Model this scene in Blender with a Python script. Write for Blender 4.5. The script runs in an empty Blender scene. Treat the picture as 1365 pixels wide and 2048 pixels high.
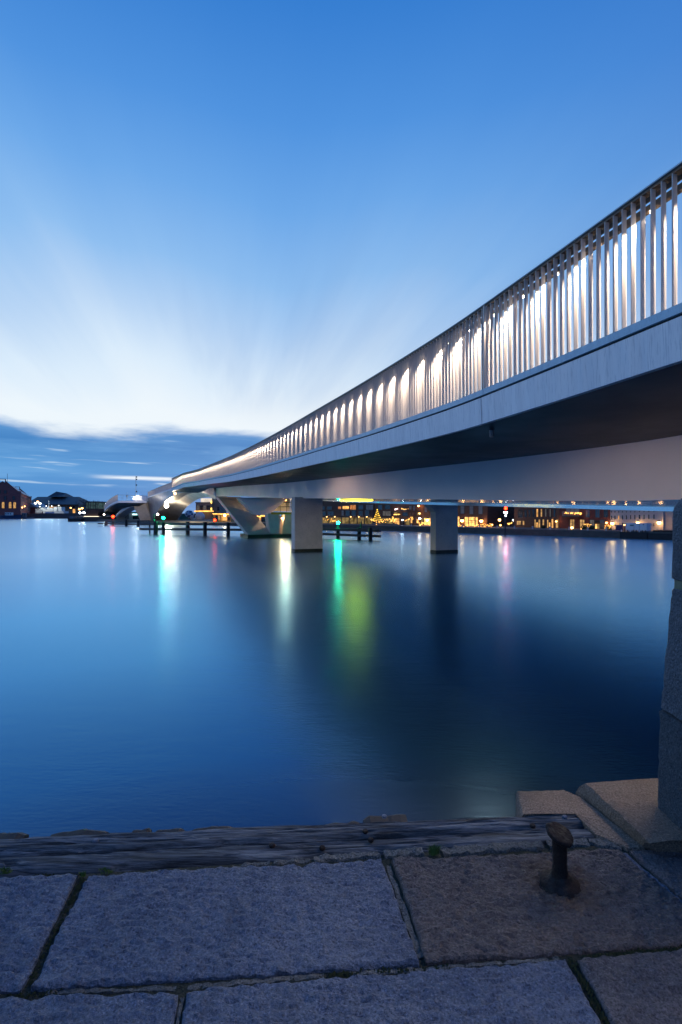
import bpy, math, random
from mathutils import Vector, noise

random.seed(11)
SC = bpy.context.scene
COL = SC.collection
CYC = SC.cycles
R = math.radians

# ------------------------------------------------------------------ camera
EYE = 2.65            # eye height above the harbour water (water is z = 0)
FPX, CX, HY = 1024.0, 682.5, 1027.0
ZS = 1.40             # top of the near quay stones
cam_data = bpy.data.cameras.new('camera')
cam = bpy.data.objects.new('camera', cam_data)
COL.objects.link(cam)
cam.location = (0, 0, EYE)
cam.rotation_euler = (R(90), 0, 0)
cam_data.sensor_fit = 'VERTICAL'
cam_data.sensor_height = 36.0
cam_data.lens = 18.0
cam_data.shift_y = 0.0015
cam_data.clip_start = 0.05
cam_data.clip_end = 6000
SC.camera = cam
SC.view_settings.view_transform = 'Standard'
SC.view_settings.look = 'None'
SC.view_settings.exposure = 0.0
SC.view_settings.gamma = 1.0
SC.view_settings.use_curve_mapping = False
SC.render.engine = 'CYCLES'
CYC.use_denoising = True
CYC.max_bounces = 6
CYC.diffuse_bounces = 3
CYC.glossy_bounces = 4
CYC.sample_clamp_indirect = 5.0
CYC.caustics_reflective = True
CYC.blur_glossy = 1.0
CYC.caustics_refractive = False


def lin(r, g, b):
    f = lambda c: (c / 255 / 12.92) if c <= 10 else ((c / 255 + 0.055) / 1.055) ** 2.4
    return (f(r), f(g), f(b), 1.0)


# ------------------------------------------------------------------ node helper
class NG:
    def __init__(self, nt):
        self.nt = nt
        nt.nodes.clear()

    def n(self, typ, **kw):
        nd = self.nt.nodes.new(typ)
        for k, v in kw.items():
            setattr(nd, k, v)
        return nd

    def put(self, sock, val):
        if val is None:
            return
        if isinstance(val, bpy.types.NodeSocket):
            self.nt.links.new(val, sock)
        else:
            sock.default_value = val

    def m(self, op, a, b=None, c=None, clamp=False):
        nd = self.n('ShaderNodeMath', operation=op, use_clamp=clamp)
        for i, v in enumerate((a, b, c)):
            self.put(nd.inputs[i], v)
        return nd.outputs[0]

    def step(self, x, lo, hi, a=0.0, b=1.0):
        nd = self.n('ShaderNodeMapRange', interpolation_type='SMOOTHSTEP')
        self.put(nd.inputs['Value'], x)
        self.put(nd.inputs['From Min'], lo)
        self.put(nd.inputs['From Max'], hi)
        nd.inputs['To Min'].default_value = a
        nd.inputs['To Max'].default_value = b
        return nd.outputs['Result']

    def ramp(self, fac, stops, interp='LINEAR'):
        nd = self.n('ShaderNodeValToRGB')
        cr = nd.color_ramp
        cr.interpolation = interp
        while len(cr.elements) < len(stops):
            cr.elements.new(0.5)
        for e, (p, c) in zip(cr.elements, stops):
            e.position = p
            e.color = c
        self.put(nd.inputs[0], fac)
        return nd.outputs[0]

    def mix(self, fac, a, b, blend='MIX'):
        nd = self.n('ShaderNodeMix', data_type='RGBA', blend_type=blend)
        self.put(nd.inputs[0], fac)
        self.put(nd.inputs[6], a)
        self.put(nd.inputs[7], b)
        return nd.outputs[2]

    def vec(self, x, y, z):
        nd = self.n('ShaderNodeCombineXYZ')
        for i, v in enumerate((x, y, z)):
            self.put(nd.inputs[i], v)
        return nd.outputs[0]

    def noise(self, vec, scale=1.0, detail=4.0, rough=0.55, dist=0.0):
        nd = self.n('ShaderNodeTexNoise')
        self.put(nd.inputs['Vector'], vec)
        nd.inputs['Scale'].default_value = scale
        nd.inputs['Detail'].default_value = detail
        nd.inputs['Roughness'].default_value = rough
        nd.inputs['Distortion'].default_value = dist
        return nd.outputs['Fac']

    def coord(self, scale=(1, 1, 1), which='Object'):
        tc = self.n('ShaderNodeTexCoord')
        mp = self.n('ShaderNodeMapping')
        self.nt.links.new(tc.outputs[which], mp.inputs['Vector'])
        mp.inputs['Scale'].default_value = scale
        return mp.outputs['Vector']


# ------------------------------------------------------------------ dusk sky
world = bpy.data.worlds.new('World')
SC.world = world
world.use_nodes = True
g = NG(world.node_tree)
tc = g.n('ShaderNodeTexCoord')
sep = g.n('ShaderNodeSeparateXYZ')
g.nt.links.new(tc.outputs['Generated'], sep.inputs[0])
dx, dy, dz = sep.outputs
az = g.m('ARCTAN2', dx, dy)                        # 0 = straight out over the water, positive to the right
zc = g.m('MAXIMUM', dz, 0.0)
# high thin cloud drawn out by the wind towards one vanishing point on the horizon
VA = R(-12.5)
hz = g.m('ADD', zc, 0.10)
px_ = g.m('DIVIDE', dx, hz)
py_ = g.m('DIVIDE', dy, hz)
ca, sa = math.cos(VA), math.sin(VA)
across = g.m('SUBTRACT', g.m('MULTIPLY', px_, ca), g.m('MULTIPLY', py_, sa))
along = g.m('ADD', g.m('MULTIPLY', px_, sa), g.m('MULTIPLY', py_, ca))
n1 = g.noise(g.vec(g.m('MULTIPLY', across, 0.75), g.m('MULTIPLY', along, 0.16), 3.0), 1.0, 5.0, 0.55, 0.35)
n2 = g.noise(g.vec(g.m('MULTIPLY', across, 2.6), g.m('MULTIPLY', along, 0.22), 9.0), 1.0, 4.0, 0.6)
wob = g.m('ADD', g.m('MULTIPLY', g.m('SUBTRACT', n1, 0.5), 0.23), g.m('MULTIPLY', g.m('SUBTRACT', n2, 0.5), 0.07))
wob = g.m('MULTIPLY', wob, g.m('MULTIPLY', g.step(zc, 0.06, 0.26), g.step(zc, 0.75, 0.34, 0.30, 1.0)))
ze = g.m('ADD', zc, wob, clamp=True)
front = g.ramp(ze, [
    (0.00, lin(238, 247, 253)), (0.18, lin(236, 246, 253)), (0.25, lin(218, 236, 252)), (0.33, lin(184, 213, 245)),
    (0.42, lin(142, 190, 240)), (0.52, lin(108, 168, 233)), (0.61, lin(80, 147, 223)), (0.71, lin(54, 126, 209)),
    (1.00, lin(34, 92, 178))])
back = g.ramp(zc, [(0.0, lin(104, 150, 214)), (0.25, lin(86, 140, 210)), (0.6, lin(48, 110, 196)), (1.0, lin(34, 92, 178))])
facing = g.m('COSINE', g.m('ADD', az, 0.80))
clear = g.mix(g.step(facing, -0.50, 0.74), back, front)
# thin grey veils fanning up out of the bank
n3 = g.noise(g.vec(g.m('MULTIPLY', across, 1.3), g.m('MULTIPLY', along, 0.13), 21.0), 1.0, 5.0, 0.6, 0.4)
veil = g.m('MULTIPLY', g.step(n3, 0.46, 0.68), g.m('MULTIPLY', g.step(zc, 0.15, 0.24), g.step(zc, 0.62, 0.36)))
clear = g.mix(g.m('MULTIPLY', veil, 0.24), clear, lin(112, 156, 212))
# low bank of cloud along the horizon
nb = g.noise(g.vec(g.m('MULTIPLY', az, 4.5), g.m('MULTIPLY', zc, 26.0), 1.7), 1.0, 5.0, 0.6, 0.2)
nbig = g.noise(g.vec(g.m('MULTIPLY', az, 2.0), 0.0, 5.0), 1.0, 2.0)
top = g.m('ADD', g.m('ADD', 0.146, g.m('MULTIPLY', g.m('SUBTRACT', nbig, 0.5), 0.05)), g.m('MULTIPLY', g.m('SUBTRACT', nb, 0.42), 0.065))
bank = g.step(g.m('SUBTRACT', zc, top), 0.014, -0.016)
bankc = g.ramp(g.m('MULTIPLY', zc, 5.0), [
    (0.0, lin(84, 152, 214)), (0.20, lin(70, 142, 208)), (0.40, lin(84, 154, 216)), (0.62, lin(64, 132, 198)), (0.82, lin(96, 158, 218)), (1.0, lin(120, 178, 230))])
nb2 = g.noise(g.vec(g.m('MULTIPLY', az, 3.0), g.m('MULTIPLY', zc, 30.0), 7.7), 1.0, 5.0, 0.6)
bankc = g.mix(g.m('MULTIPLY', g.step(nb2, 0.42, 0.68), 0.55), bankc, lin(116, 176, 230))
tilt = g.m('ADD', zc, g.m('MULTIPLY', az, 0.020))
slit = g.noise(g.vec(g.m('MULTIPLY', az, 6.5), g.m('MULTIPLY', tilt, 85.0), 2.3), 1.0, 3.0, 0.55)
slitband = g.m('MULTIPLY', g.step(zc, 0.035, 0.060), g.step(zc, 0.150, 0.110))
slits = g.m('MULTIPLY', g.step(slit, 0.60, 0.74), slitband)
# one long bright gap low in the bank, left of the bridge
gapz = g.m('ABSOLUTE', g.m('SUBTRACT', g.m('ADD', zc, g.m('MULTIPLY', az, 0.012)), 0.0595))
gapn = g.noise(g.vec(g.m('MULTIPLY', az, 14.0), g.m('MULTIPLY', zc, 160.0), 4.0), 1.0, 3.0)
gap = g.m('MULTIPLY', g.step(gapz, 0.0055, 0.0010), g.m('MULTIPLY', g.step(az, -0.47, -0.40), g.step(az, -0.27, -0.33)))
gap = g.m('MULTIPLY', gap, g.step(gapn, 0.30, 0.55, 0.35, 1.0))
bankc = g.mix(g.m('MULTIPLY', slits, 0.75), bankc, lin(206, 230, 250))
bankc = g.mix(gap, bankc, lin(226, 240, 253))
bankdim = g.mix(g.step(facing, -0.6, 0.60), lin(72, 116, 178), bankc)
sky = g.mix(bank, clear, bankdim)
sky = g.mix(g.step(dz, 0.0, -0.02), sky, lin(28, 52, 84))
nis = g.n('ShaderNodeTexSky', sky_type='NISHITA', sun_disc=False, sun_elevation=R(1.0), sun_rotation=R(-12.5))
add = g.n('ShaderNodeMix', data_type='RGBA', blend_type='ADD')
add.inputs[0].default_value = 0.004
g.put(add.inputs[6], sky)
g.put(add.inputs[7], nis.outputs[0])
bg = g.n('ShaderNodeBackground')
g.put(bg.inputs[0], add.outputs[2])
bg.inputs[1].default_value = 1.0
wo = g.n('ShaderNodeOutputWorld')
g.nt.links.new(bg.outputs[0], wo.inputs[0])

# ------------------------------------------------------------------ materials
MATS = {}


def pm(name, c1, c2=None, scale=(1, 1, 1), nscale=4.0, rough=0.6, rvar=0.0, metal=0.0, bump=0.0, bscale=30.0, bdist=0.01,
       spec=0.5, lo=0.35, hi=0.65, c3=None, spot=0.0):
    """Principled surface with a two-tone noise colour, optional dark spots, roughness variation and fine relief."""
    if name in MATS:
        return MATS[name]
    mt = bpy.data.materials.new(name)
    mt.use_nodes = True
    q = NG(mt.node_tree)
    v = q.coord(scale)
    b = q.n('ShaderNodeBsdfPrincipled')
    o = q.n('ShaderNodeOutputMaterial')
    q.nt.links.new(b.outputs[0], o.inputs[0])
    f = q.noise(v, nscale, 6.0, 0.6)
    c2 = c2 or tuple(x * 0.8 for x in c1[:3])
    col = q.ramp(f, [(lo, (*c1[:3], 1)), (hi, (*c2[:3], 1))])
    if c3 is not None:
        s = q.noise(v, nscale * 9, 3.0, 0.7)
        col = q.mix(q.m('MULTIPLY', q.step(s, 0.52, 0.66), spot), col, (*c3[:3], 1))
    q.put(b.inputs['Base Color'], col)
    b.inputs['Metallic'].default_value = metal
    b.inputs['Specular IOR Level'].default_value = spec
    if rvar:
        rn = q.noise(v, nscale * 1.7, 4.0, 0.6)
        q.put(b.inputs['Roughness'], q.step(rn, 0.35, 0.65, max(0.03, rough - rvar), min(1.0, rough + rvar)))
    else:
        b.inputs['Roughness'].default_value = rough
    if bump:
        bn = q.n('ShaderNodeBump')
        bn.inputs['Strength'].default_value = bump
        bn.inputs['Distance'].default_value = bdist
        q.put(bn.inputs['Height'], q.noise(v, bscale, 5.0, 0.6))
        q.nt.links.new(bn.outputs[0], b.inputs['Normal'])
    MATS[name] = mt
    return mt


def em(name, col, strength, var=0.0, vscale=1.5):
    """Something that gives off light: lamp glass, lit window, lit sign."""
    if name in MATS:
        return MATS[name]
    mt = bpy.data.materials.new(name)
    mt.use_nodes = True
    q = NG(mt.node_tree)
    e = q.n('ShaderNodeEmission')
    o = q.n('ShaderNodeOutputMaterial')
    q.nt.links.new(e.outputs[0], o.inputs[0])
    e.inputs[0].default_value = (*col[:3], 1)
    if var:
        f = q.noise(q.coord((1, 1, 1)), vscale, 4.0, 0.7)
        q.put(e.inputs[1], q.step(f, 0.3, 0.7, strength * (1 - var), strength * (1 + var)))
    else:
        e.inputs[1].default_value = strength
    MATS[name] = mt
    return mt


def water_mat():
    """Still harbour water: fresnel mirror blurred by small waves over a dark blue-green body."""
    mt = bpy.data.materials.new('harbour_water')
    mt.use_nodes = True
    q = NG(mt.node_tree)
    o = q.n('ShaderNodeOutputMaterial')
    w1 = q.noise(q.coord((0.55, 1.5, 1)), 2.2, 4.0, 0.6, 0.3)
    w2 = q.noise(q.coord((3.0, 9.0, 1)), 2.6, 3.0, 0.6)
    h = q.m('ADD', w1, q.m('MULTIPLY', w2, 0.45))
    bn = q.n('ShaderNodeBump')
    bn.inputs['Strength'].default_value = 1.0
    bn.inputs['Distance'].default_value = 0.0055
    q.put(bn.inputs['Height'], h)
    fr = q.n('ShaderNodeFresnel')
    fr.inputs['IOR'].default_value = 2.5
    body = q.n('ShaderNodeBsdfDiffuse')
    body.inputs['Color'].default_value = (0.0004, 0.003, 0.009, 1)
    refl = q.ramp(fr.outputs[0], [(0.215, (0.20,) * 3 + (1,)), (0.242, (0.35,) * 3 + (1,)), (0.334, (0.62,) * 3 + (1,)), (0.434, (0.80,) * 3 + (1,)), (0.674, (0.98,) * 3 + (1,))])
    tint = q.ramp(fr.outputs[0], [(0.215, (0.24, 0.47, 0.84, 1)), (0.242, (0.15, 0.48, 0.90, 1)), (0.334, (0.20, 0.58, 0.96, 1)), (0.434, (0.28, 0.66, 0.98, 1)), (0.674, (0.64, 0.85, 1.0, 1))])
    lobes = []
    for rough in (0.235, 0.38):
        gl = q.n('ShaderNodeBsdfGlossy')
        q.put(gl.inputs['Color'], tint)
        gl.inputs['Roughness'].default_value = rough
        q.nt.links.new(bn.outputs[0], gl.inputs['Normal'])
        lobes.append(gl)
    lm = q.n('ShaderNodeMixShader')
    lm.inputs[0].default_value = 0.24
    q.nt.links.new(lobes[0].outputs[0], lm.inputs[1])
    q.nt.links.new(lobes[1].outputs[0], lm.inputs[2])
    mx = q.n('ShaderNodeMixShader')
    q.put(mx.inputs[0], refl)
    q.nt.links.new(body.outputs[0], mx.inputs[1])
    q.nt.links.new(lm.outputs[0], mx.inputs[2])
    q.nt.links.new(mx.outputs[0], o.inputs[0])
    return mt


def granite_mat(name, c1, c2, wet=0.0, stain=None, pit=1.0):
    """Rough dressed granite, crystals and pits, with optional wetness and a rust stain at one place (x, y, radius)."""
    mt = bpy.data.materials.new(name)
    mt.use_nodes = True
    q = NG(mt.node_tree)
    b = q.n('ShaderNodeBsdfPrincipled')
    o = q.n('ShaderNodeOutputMaterial')
    q.nt.links.new(b.outputs[0], o.inputs[0])
    gx = q.n('ShaderNodeNewGeometry')
    v = gx.outputs['Position']
    big = q.noise(v, 3.0, 5.0, 0.6)
    fine = q.noise(v, 150.0, 3.0, 0.75)
    mid = q.noise(v, 32.0, 4.0, 0.7)
    col = q.ramp(big, [(0.32, (*c1, 1)), (0.68, (*c2, 1))])
    dark = tuple(x * 0.30 for x in c1)
    light = tuple(min(1, x * 1.7) for x in c2)
    col = q.mix(q.m('MULTIPLY', q.step(fine, 0.53, 0.62), 0.85), col, (*dark, 1))
    col = q.mix(q.m('MULTIPLY', q.step(fine, 0.45, 0.36), 0.75), col, (*light, 1))
    col = q.mix(q.m('MULTIPLY', q.step(mid, 0.56, 0.72), 0.45), col, (*dark, 1))
    stn = q.noise(v, 1.7, 6.0, 0.65, 0.8)
    col = q.mix(q.m('MULTIPLY', q.step(stn, 0.50, 0.66), 0.45), col, (*[x * 0.45 for x in c1], 1))
    oi = q.n('ShaderNodeObjectInfo')
    col = q.mix(q.m('MULTIPLY', oi.outputs['Random'], 0.30), col, (*[x * 0.55 for x in c1], 1))
    rough = q.step(q.noise(v, 7.0, 4.0, 0.7), 0.36, 0.66, 0.80 - 0.42 * wet, 0.92 - 0.30 * wet)
    if stain:
        sx, sy, sr = stain
        sp = q.n('ShaderNodeSeparateXYZ')
        q.nt.links.new(v, sp.inputs[0])
        d = q.m('SQRT', q.m('ADD', q.m('POWER', q.m('SUBTRACT', sp.outputs[0], sx), 2.0), q.m('POWER', q.m('SUBTRACT', sp.outputs[1], sy), 2.0)))
        d = q.m('ADD', d, q.m('MULTIPLY', q.m('SUBTRACT', q.noise(v, 9.0, 5.0, 0.7), 0.5), sr * 1.5))
        sm = q.step(d, sr, sr * 0.30)
        col = q.mix(q.m('MULTIPLY', sm, 0.75), col, (0.055, 0.026, 0.014, 1))
        rough = q.m('SUBTRACT', rough, q.m('MULTIPLY', q.step(d, sr * 2.4, sr * 0.5), 0.16))
    q.put(b.inputs['Base Color'], col)
    q.put(b.inputs['Roughness'], rough)
    h = q.m('ADD', q.m('MULTIPLY', mid, 0.9), q.m('MULTIPLY', q.noise(v, 85.0, 4.0, 0.7), 0.75))
    bn = q.n('ShaderNodeBump')
    bn.inputs['Strength'].default_value = min(1.0, 0.8 * pit)
    bn.inputs['Distance'].default_value = 0.022 * max(1.0, pit)
    q.put(bn.inputs['Height'], h)
    q.nt.links.new(bn.outputs[0], b.inputs['Normal'])
    MATS[name] = mt
    return mt


def timber_mat():
    mt = bpy.data.materials.new('weathered_timber')
    mt.use_nodes = True
    q = NG(mt.node_tree)
    b = q.n('ShaderNodeBsdfPrincipled')
    o = q.n('ShaderNodeOutputMaterial')
    q.nt.links.new(b.outputs[0], o.inputs[0])
    v = q.coord((3.2, 34.0, 34.0))
    a = q.noise(v, 1.0, 6.0, 0.65, 0.6)
    c = q.noise(q.coord((10.0, 170.0, 170.0)), 1.0, 3.0, 0.6, 0.3)
    col = q.ramp(a, [(0.36, (0.012, 0.014, 0.017, 1)), (0.49, (0.066, 0.076, 0.090, 1)), (0.64, (0.175, 0.190, 0.210, 1))])
    col = q.mix(q.m('MULTIPLY', q.step(c, 0.55, 0.68), 0.6), col, (0.016, 0.016, 0.018, 1))
    q.put(b.inputs['Base Color'], col)
    b.inputs['Roughness'].default_value = 0.72
    bn = q.n('ShaderNodeBump')
    bn.inputs['Strength'].default_value = 0.9
    bn.inputs['Distance'].default_value = 0.010
    q.put(bn.inputs['Height'], q.m('ADD', a, q.m('MULTIPLY', c, 0.6)))
    q.nt.links.new(bn.outputs[0], b.inputs['Normal'])
    return mt


M_WATER = water_mat()
M_TIMBER = timber_mat()
M_PAINT = pm('pale_steel_paint', (0.78, 0.80, 0.82), (0.68, 0.70, 0.73), scale=(1, 1, 0.12), nscale=5.0, rough=0.42, rvar=0.08, bump=0.05, bscale=40)
M_FASCIA = pm('fascia_panel_paint', (0.90, 0.88, 0.88), (0.78, 0.76, 0.77), scale=(1, 1, 0.04), nscale=6.0, rough=0.42, rvar=0.12, c3=(0.36, 0.38, 0.43), spot=0.45)
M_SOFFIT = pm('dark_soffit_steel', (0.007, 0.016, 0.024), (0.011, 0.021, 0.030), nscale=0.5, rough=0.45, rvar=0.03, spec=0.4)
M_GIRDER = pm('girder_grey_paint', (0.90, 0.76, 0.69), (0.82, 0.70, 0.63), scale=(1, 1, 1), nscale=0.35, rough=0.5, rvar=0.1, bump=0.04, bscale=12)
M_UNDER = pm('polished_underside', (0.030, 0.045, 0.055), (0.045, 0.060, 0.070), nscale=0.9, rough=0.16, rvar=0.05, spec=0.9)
M_PIER = pm('pier_concrete', (0.70, 0.63, 0.58), (0.60, 0.54, 0.50), nscale=1.4, rough=0.7, bump=0.1, bscale=10, c3=(0.30, 0.28, 0.27), spot=0.30)
M_STRIP = pm('polished_flange', (0.78, 0.82, 0.86), (0.70, 0.75, 0.80), nscale=0.5, rough=0.16, rvar=0.04, metal=0.9)
M_ALGAE = pm('tide_algae', (0.012, 0.016, 0.010), (0.030, 0.036, 0.016), nscale=5, rough=0.5, rvar=0.2, bump=0.5, bscale=14, bdist=0.05)
M_FIN = pm('bronze_baluster', (0.68, 0.585, 0.52), (0.58, 0.49, 0.435), scale=(1, 1, 0.2), nscale=5, rough=0.45)
M_HAND = pm('handrail_wood', (0.16, 0.11, 0.075), (0.11, 0.075, 0.05), scale=(1, 1, 1), nscale=6, rough=0.45)
M_CAPRAIL = pm('rail_cap_steel', (0.36, 0.47, 0.53), (0.28, 0.38, 0.44), nscale=4, rough=0.35, metal=0.2)
M_KERB = pm('kerb_zinc', (0.46, 0.66, 0.76), (0.36, 0.55, 0.66), scale=(1, 1, 0.3), nscale=9, rough=0.38, c3=(0.22, 0.34, 0.42), spot=0.4)
M_DECK = pm('deck_surface', (0.10, 0.10, 0.105), (0.075, 0.075, 0.08), nscale=3, rough=0.8)
M_BLACK = pm('dark_gap', (0.010, 0.011, 0.013), (0.015, 0.016, 0.018), nscale=3, rough=0.7)
M_LED = em('led_lens', (1.0, 0.86, 0.66), 26.0)
M_TARPILE = pm('tarred_pile', (0.014, 0.011, 0.011), (0.026, 0.021, 0.019), scale=(1, 1, 0.2), nscale=5, rough=0.65, bump=0.3, bscale=12, bdist=0.03)
M_WALE = pm('wet_waling', (0.060, 0.056, 0.054), (0.095, 0.088, 0.084), scale=(0.3, 1, 1), nscale=5, rough=0.55, bump=0.2, bscale=14, bdist=0.03)
M_STONE = granite_mat('quay_granite', (0.092, 0.122, 0.188), (0.172, 0.202, 0.275), wet=0.95)
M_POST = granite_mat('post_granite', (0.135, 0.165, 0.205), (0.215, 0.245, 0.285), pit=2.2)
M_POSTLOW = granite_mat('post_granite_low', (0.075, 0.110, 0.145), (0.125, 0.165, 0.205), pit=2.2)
M_COPE = granite_mat('coping_sandstone', (0.20, 0.140, 0.100), (0.30, 0.215, 0.160), pit=0.7)
M_MORTAR = granite_mat('joint_mortar', (0.10, 0.105, 0.10), (0.17, 0.172, 0.165), pit=0.8)
M_BED = granite_mat('mossy_joint_bed', (0.020, 0.026, 0.014), (0.050, 0.052, 0.036), pit=1.0)
M_RUST = pm('rusted_iron', (0.006, 0.004, 0.004), (0.020, 0.009, 0.007), nscale=22, rough=0.68, rvar=0.2, bump=0.9, bscale=60, bdist=0.006, c3=(0.050, 0.024, 0.018), spot=0.40, spec=0.35)
M_GRASS = pm('grass_blade', (0.055, 0.115, 0.020), (0.090, 0.150, 0.030), nscale=20, rough=0.6)
M_MOSS = pm('moss', (0.020, 0.030, 0.010), (0.035, 0.046, 0.015), nscale=40, rough=0.9)
M_QUAYW = pm('quay_wall_stone', (0.055, 0.050, 0.048), (0.085, 0.078, 0.072), scale=(1, 1, 2.0), nscale=1.2, rough=0.8, bump=0.3, bscale=3, bdist=0.1)
M_FARGROUND = pm('far_quay_paving', (0.13, 0.12, 0.11), (0.09, 0.085, 0.08), nscale=0.4, rough=0.85)

# ------------------------------------------------------------------ mesh + object helpers
class MB:
    def __init__(self):
        self.v, self.f = [], []

    def add(self, vs, fs):
        k = len(self.v)
        self.v += [Vector(p) for p in vs]
        self.f += [tuple(i + k for i in q) for q in fs]
        return self

    def obox(self, c, a, b, h):
        """Box from centre c and three half-extent vectors."""
        c, a, b, h = Vector(c), Vector(a), Vector(b), Vector(h)
        vs = [c + a * i + b * j + h * k for k in (-1, 1) for j in (-1, 1) for i in (-1, 1)]
        return self.add(vs, [(0, 2, 3, 1), (4, 5, 7, 6), (0, 1, 5, 4), (2, 6, 7, 3), (0, 4, 6, 2), (1, 3, 7, 5)])

    def box(self, x0, x1, y0, y1, z0, z1):
        return self.obox(((x0 + x1) / 2, (y0 + y1) / 2, (z0 + z1) / 2), ((x1 - x0) / 2, 0, 0), (0, (y1 - y0) / 2, 0), (0, 0, (z1 - z0) / 2))

    def bar(self, p, q, w, h):
        p, q = Vector(p), Vector(q)
        t = (q - p)
        s = t.cross(Vector((0, 0, 1)))
        s = Vector((1, 0, 0)) if s.length < 1e-6 else s.normalized()
        u = s.cross(t).normalized()
        return self.obox((p + q) / 2, t / 2, s * w / 2, u * h / 2)

    def loft(self, rings, closed=True, caps=True):
        n = len(rings[0])
        vs = [p for r in rings for p in r]
        fs = []
        for i in range(len(rings) - 1):
            for j in range(n if closed else n - 1):
                a, b = i * n + j, i * n + (j + 1) % n
                fs.append((a, b, b + n, a + n))
        if caps and closed:
            fs.append(tuple(range(n - 1, -1, -1)))
            fs.append(tuple((len(rings) - 1) * n + j for j in range(n)))
        return self.add(vs, fs)

    def tube(self, pts, rad, n=8):
        pts = [Vector(p) for p in pts]
        rad = rad if isinstance(rad, (list, tuple)) else [rad] * len(pts)
        rings = []
        for i, p in enumerate(pts):
            t = (pts[min(i + 1, len(pts) - 1)] - pts[max(i - 1, 0)]).normalized()
            s = t.cross(Vector((0, 0, 1)))
            s = Vector((1, 0, 0)) if s.length < 1e-4 else s.normalized()
            u = s.cross(t)
            rings.append([p + (s * math.cos(a) + u * math.sin(a)) * rad[i] for a in (2 * math.pi * k / n for k in range(n))])
        return self.loft(rings)

    def lathe(self, c, prof, n=16):
        c = Vector(c)
        return self.loft([[c + Vector((r * math.cos(2 * math.pi * k / n), r * math.sin(2 * math.pi * k / n), z)) for k in range(n)] for r, z in prof])

    def ball(self, c, r, n=10, m=6):
        return self.lathe(c, [(max(1e-4, r * math.sin(math.pi * i / m)), -r * math.cos(math.pi * i / m)) for i in range(m + 1)], n)

    def slab(self, poly, d):
        """Prism: polygon swept by the vector d."""
        d = Vector(d)
        return self.loft([[Vector(p) for p in poly], [Vector(p) + d for p in poly]])

    def sheet(self, rows):
        return self.loft(rows, closed=False, caps=False)

    def build(self, name, mat, parent=None, smooth=False, loc=None):
        if parent is not None:
            base = origin(parent)
        elif loc is not None:
            base = Vector(loc)
        else:
            k = len(self.v)
            base = Vector((sum(p.x for p in self.v) / k, sum(p.y for p in self.v) / k, min(p.z for p in self.v)))
        me = bpy.data.meshes.new(name)
        me.from_pydata([tuple(p - base) for p in self.v], [], self.f)
        me.validate()
        me.materials.append(mat)
        if smooth:
            me.polygons.foreach_set('use_smooth', [True] * len(me.polygons))
            me.set_sharp_from_angle(angle=R(42))
        o = bpy.data.objects.new(name, me)
        COL.objects.link(o)
        if parent is not None:
            o.parent = parent
        else:
            o.location = base
        return o


def origin(o):
    p = Vector((0, 0, 0))
    while o is not None:
        p = p + o.location
        o = o.parent
    return p


def recalc(o):
    import bmesh
    b = bmesh.new()
    b.from_mesh(o.data)
    bmesh.ops.recalc_face_normals(b, faces=b.faces)
    b.to_mesh(o.data)
    b.free()
    return o


def thing(name, label, cat, loc, group=None):
    o = bpy.data.objects.new(name, None)
    o.empty_display_size = 0.2
    COL.objects.link(o)
    o.location = loc
    return tag(o, label, cat, group)


def tag(o, label=None, cat=None, group=None, kind=None):
    for k, v in (('label', label), ('category', cat), ('group', group), ('kind', kind)):
        if v:
            o[k] = v
    return o


def copy_tree(src, loc):
    """A copy of a thing, its parts and their sub-parts (meshes shared)."""
    c = src.copy()
    COL.objects.link(c)
    c.location = loc
    for ch in list(src.children):
        d = ch.copy()
        COL.objects.link(d)
        d.parent = c
        for s in list(ch.children):
            e = s.copy()
            COL.objects.link(e)
            e.parent = d
    return c


def W(px, py, d):
    """World point at depth d along the sight line through a point of the photograph (survey of the place)."""
    return Vector(((px - CX) / FPX * d, d, EYE + (HY - py) / FPX * d))


def G(px, py, z=ZS):
    """Point of the horizontal level z seen at a point of the photograph."""
    return W(px, py, FPX * (EYE - z) / (py - HY))


def fbm(p, oct=4):
    return noise.fractal(Vector(p), 0.9, 2.1, oct)


# ------------------------------------------------------------------ harbour water and far banks
m = MB()
m.add([(-2500, -60, 0), (2500, -60, 0), (2500, 4000, 0), (-2500, 4000, 0)], [(0, 1, 2, 3)])
tag(m.build('water', M_WATER, loc=(0, 0, 0)), kind='structure')

QA, QU, QN = Vector((6.2, 80.0, 0)), Vector((0.691, -0.722, 0)), Vector((0.722, 0.691, 0))   # edge of the opposite quay
QZ = 0.75
GREYQ = QA - QU * 128
m = MB()
far = [QA + QU * 95, QA + QU * 95 + QN * 260, Vector((-40, 420, 0)), Vector((-150, 330, 0)), Vector((-92, 205, 0)), GREYQ]
m.slab([p + Vector((0, 0, -1.5)) for p in far], (0, 0, QZ + 1.5))
tag(recalc(m.build('far_quay_ground', M_FARGROUND)), kind='structure')
m = MB()
a, b = GREYQ - QN * 0.06, QA + QU * 95 - QN * 0.06
m.slab([a + Vector((0, 0, -1)), b + Vector((0, 0, -1)), b + QN * 0.05 + Vector((0, 0, -1)), a + QN * 0.05 + Vector((0, 0, -1))], (0, 0, QZ + 0.95))
tag(recalc(m.build('far_quay_wall', M_QUAYW)), kind='structure')
# quay with the control tower, and the long quay far to the left
m = MB()
c0, c1 = W(136, 1043, 170), W(206, 1043, 172)
m.slab([Vector((p.x, p.y, -1)) for p in (c0, c1, c1 + Vector((14, 60, 0)), c0 + Vector((-20, 60, 0)))], (0, 0, 2.55))
tag(recalc(m.build('jetty_ground', M_QUAYW)), kind='structure')
m = MB()
m.box(-420, -128, 272, 460, -1, 2.75)
tag(m.build('warehouse_quay_ground', M_QUAYW), kind='structure')

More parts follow.
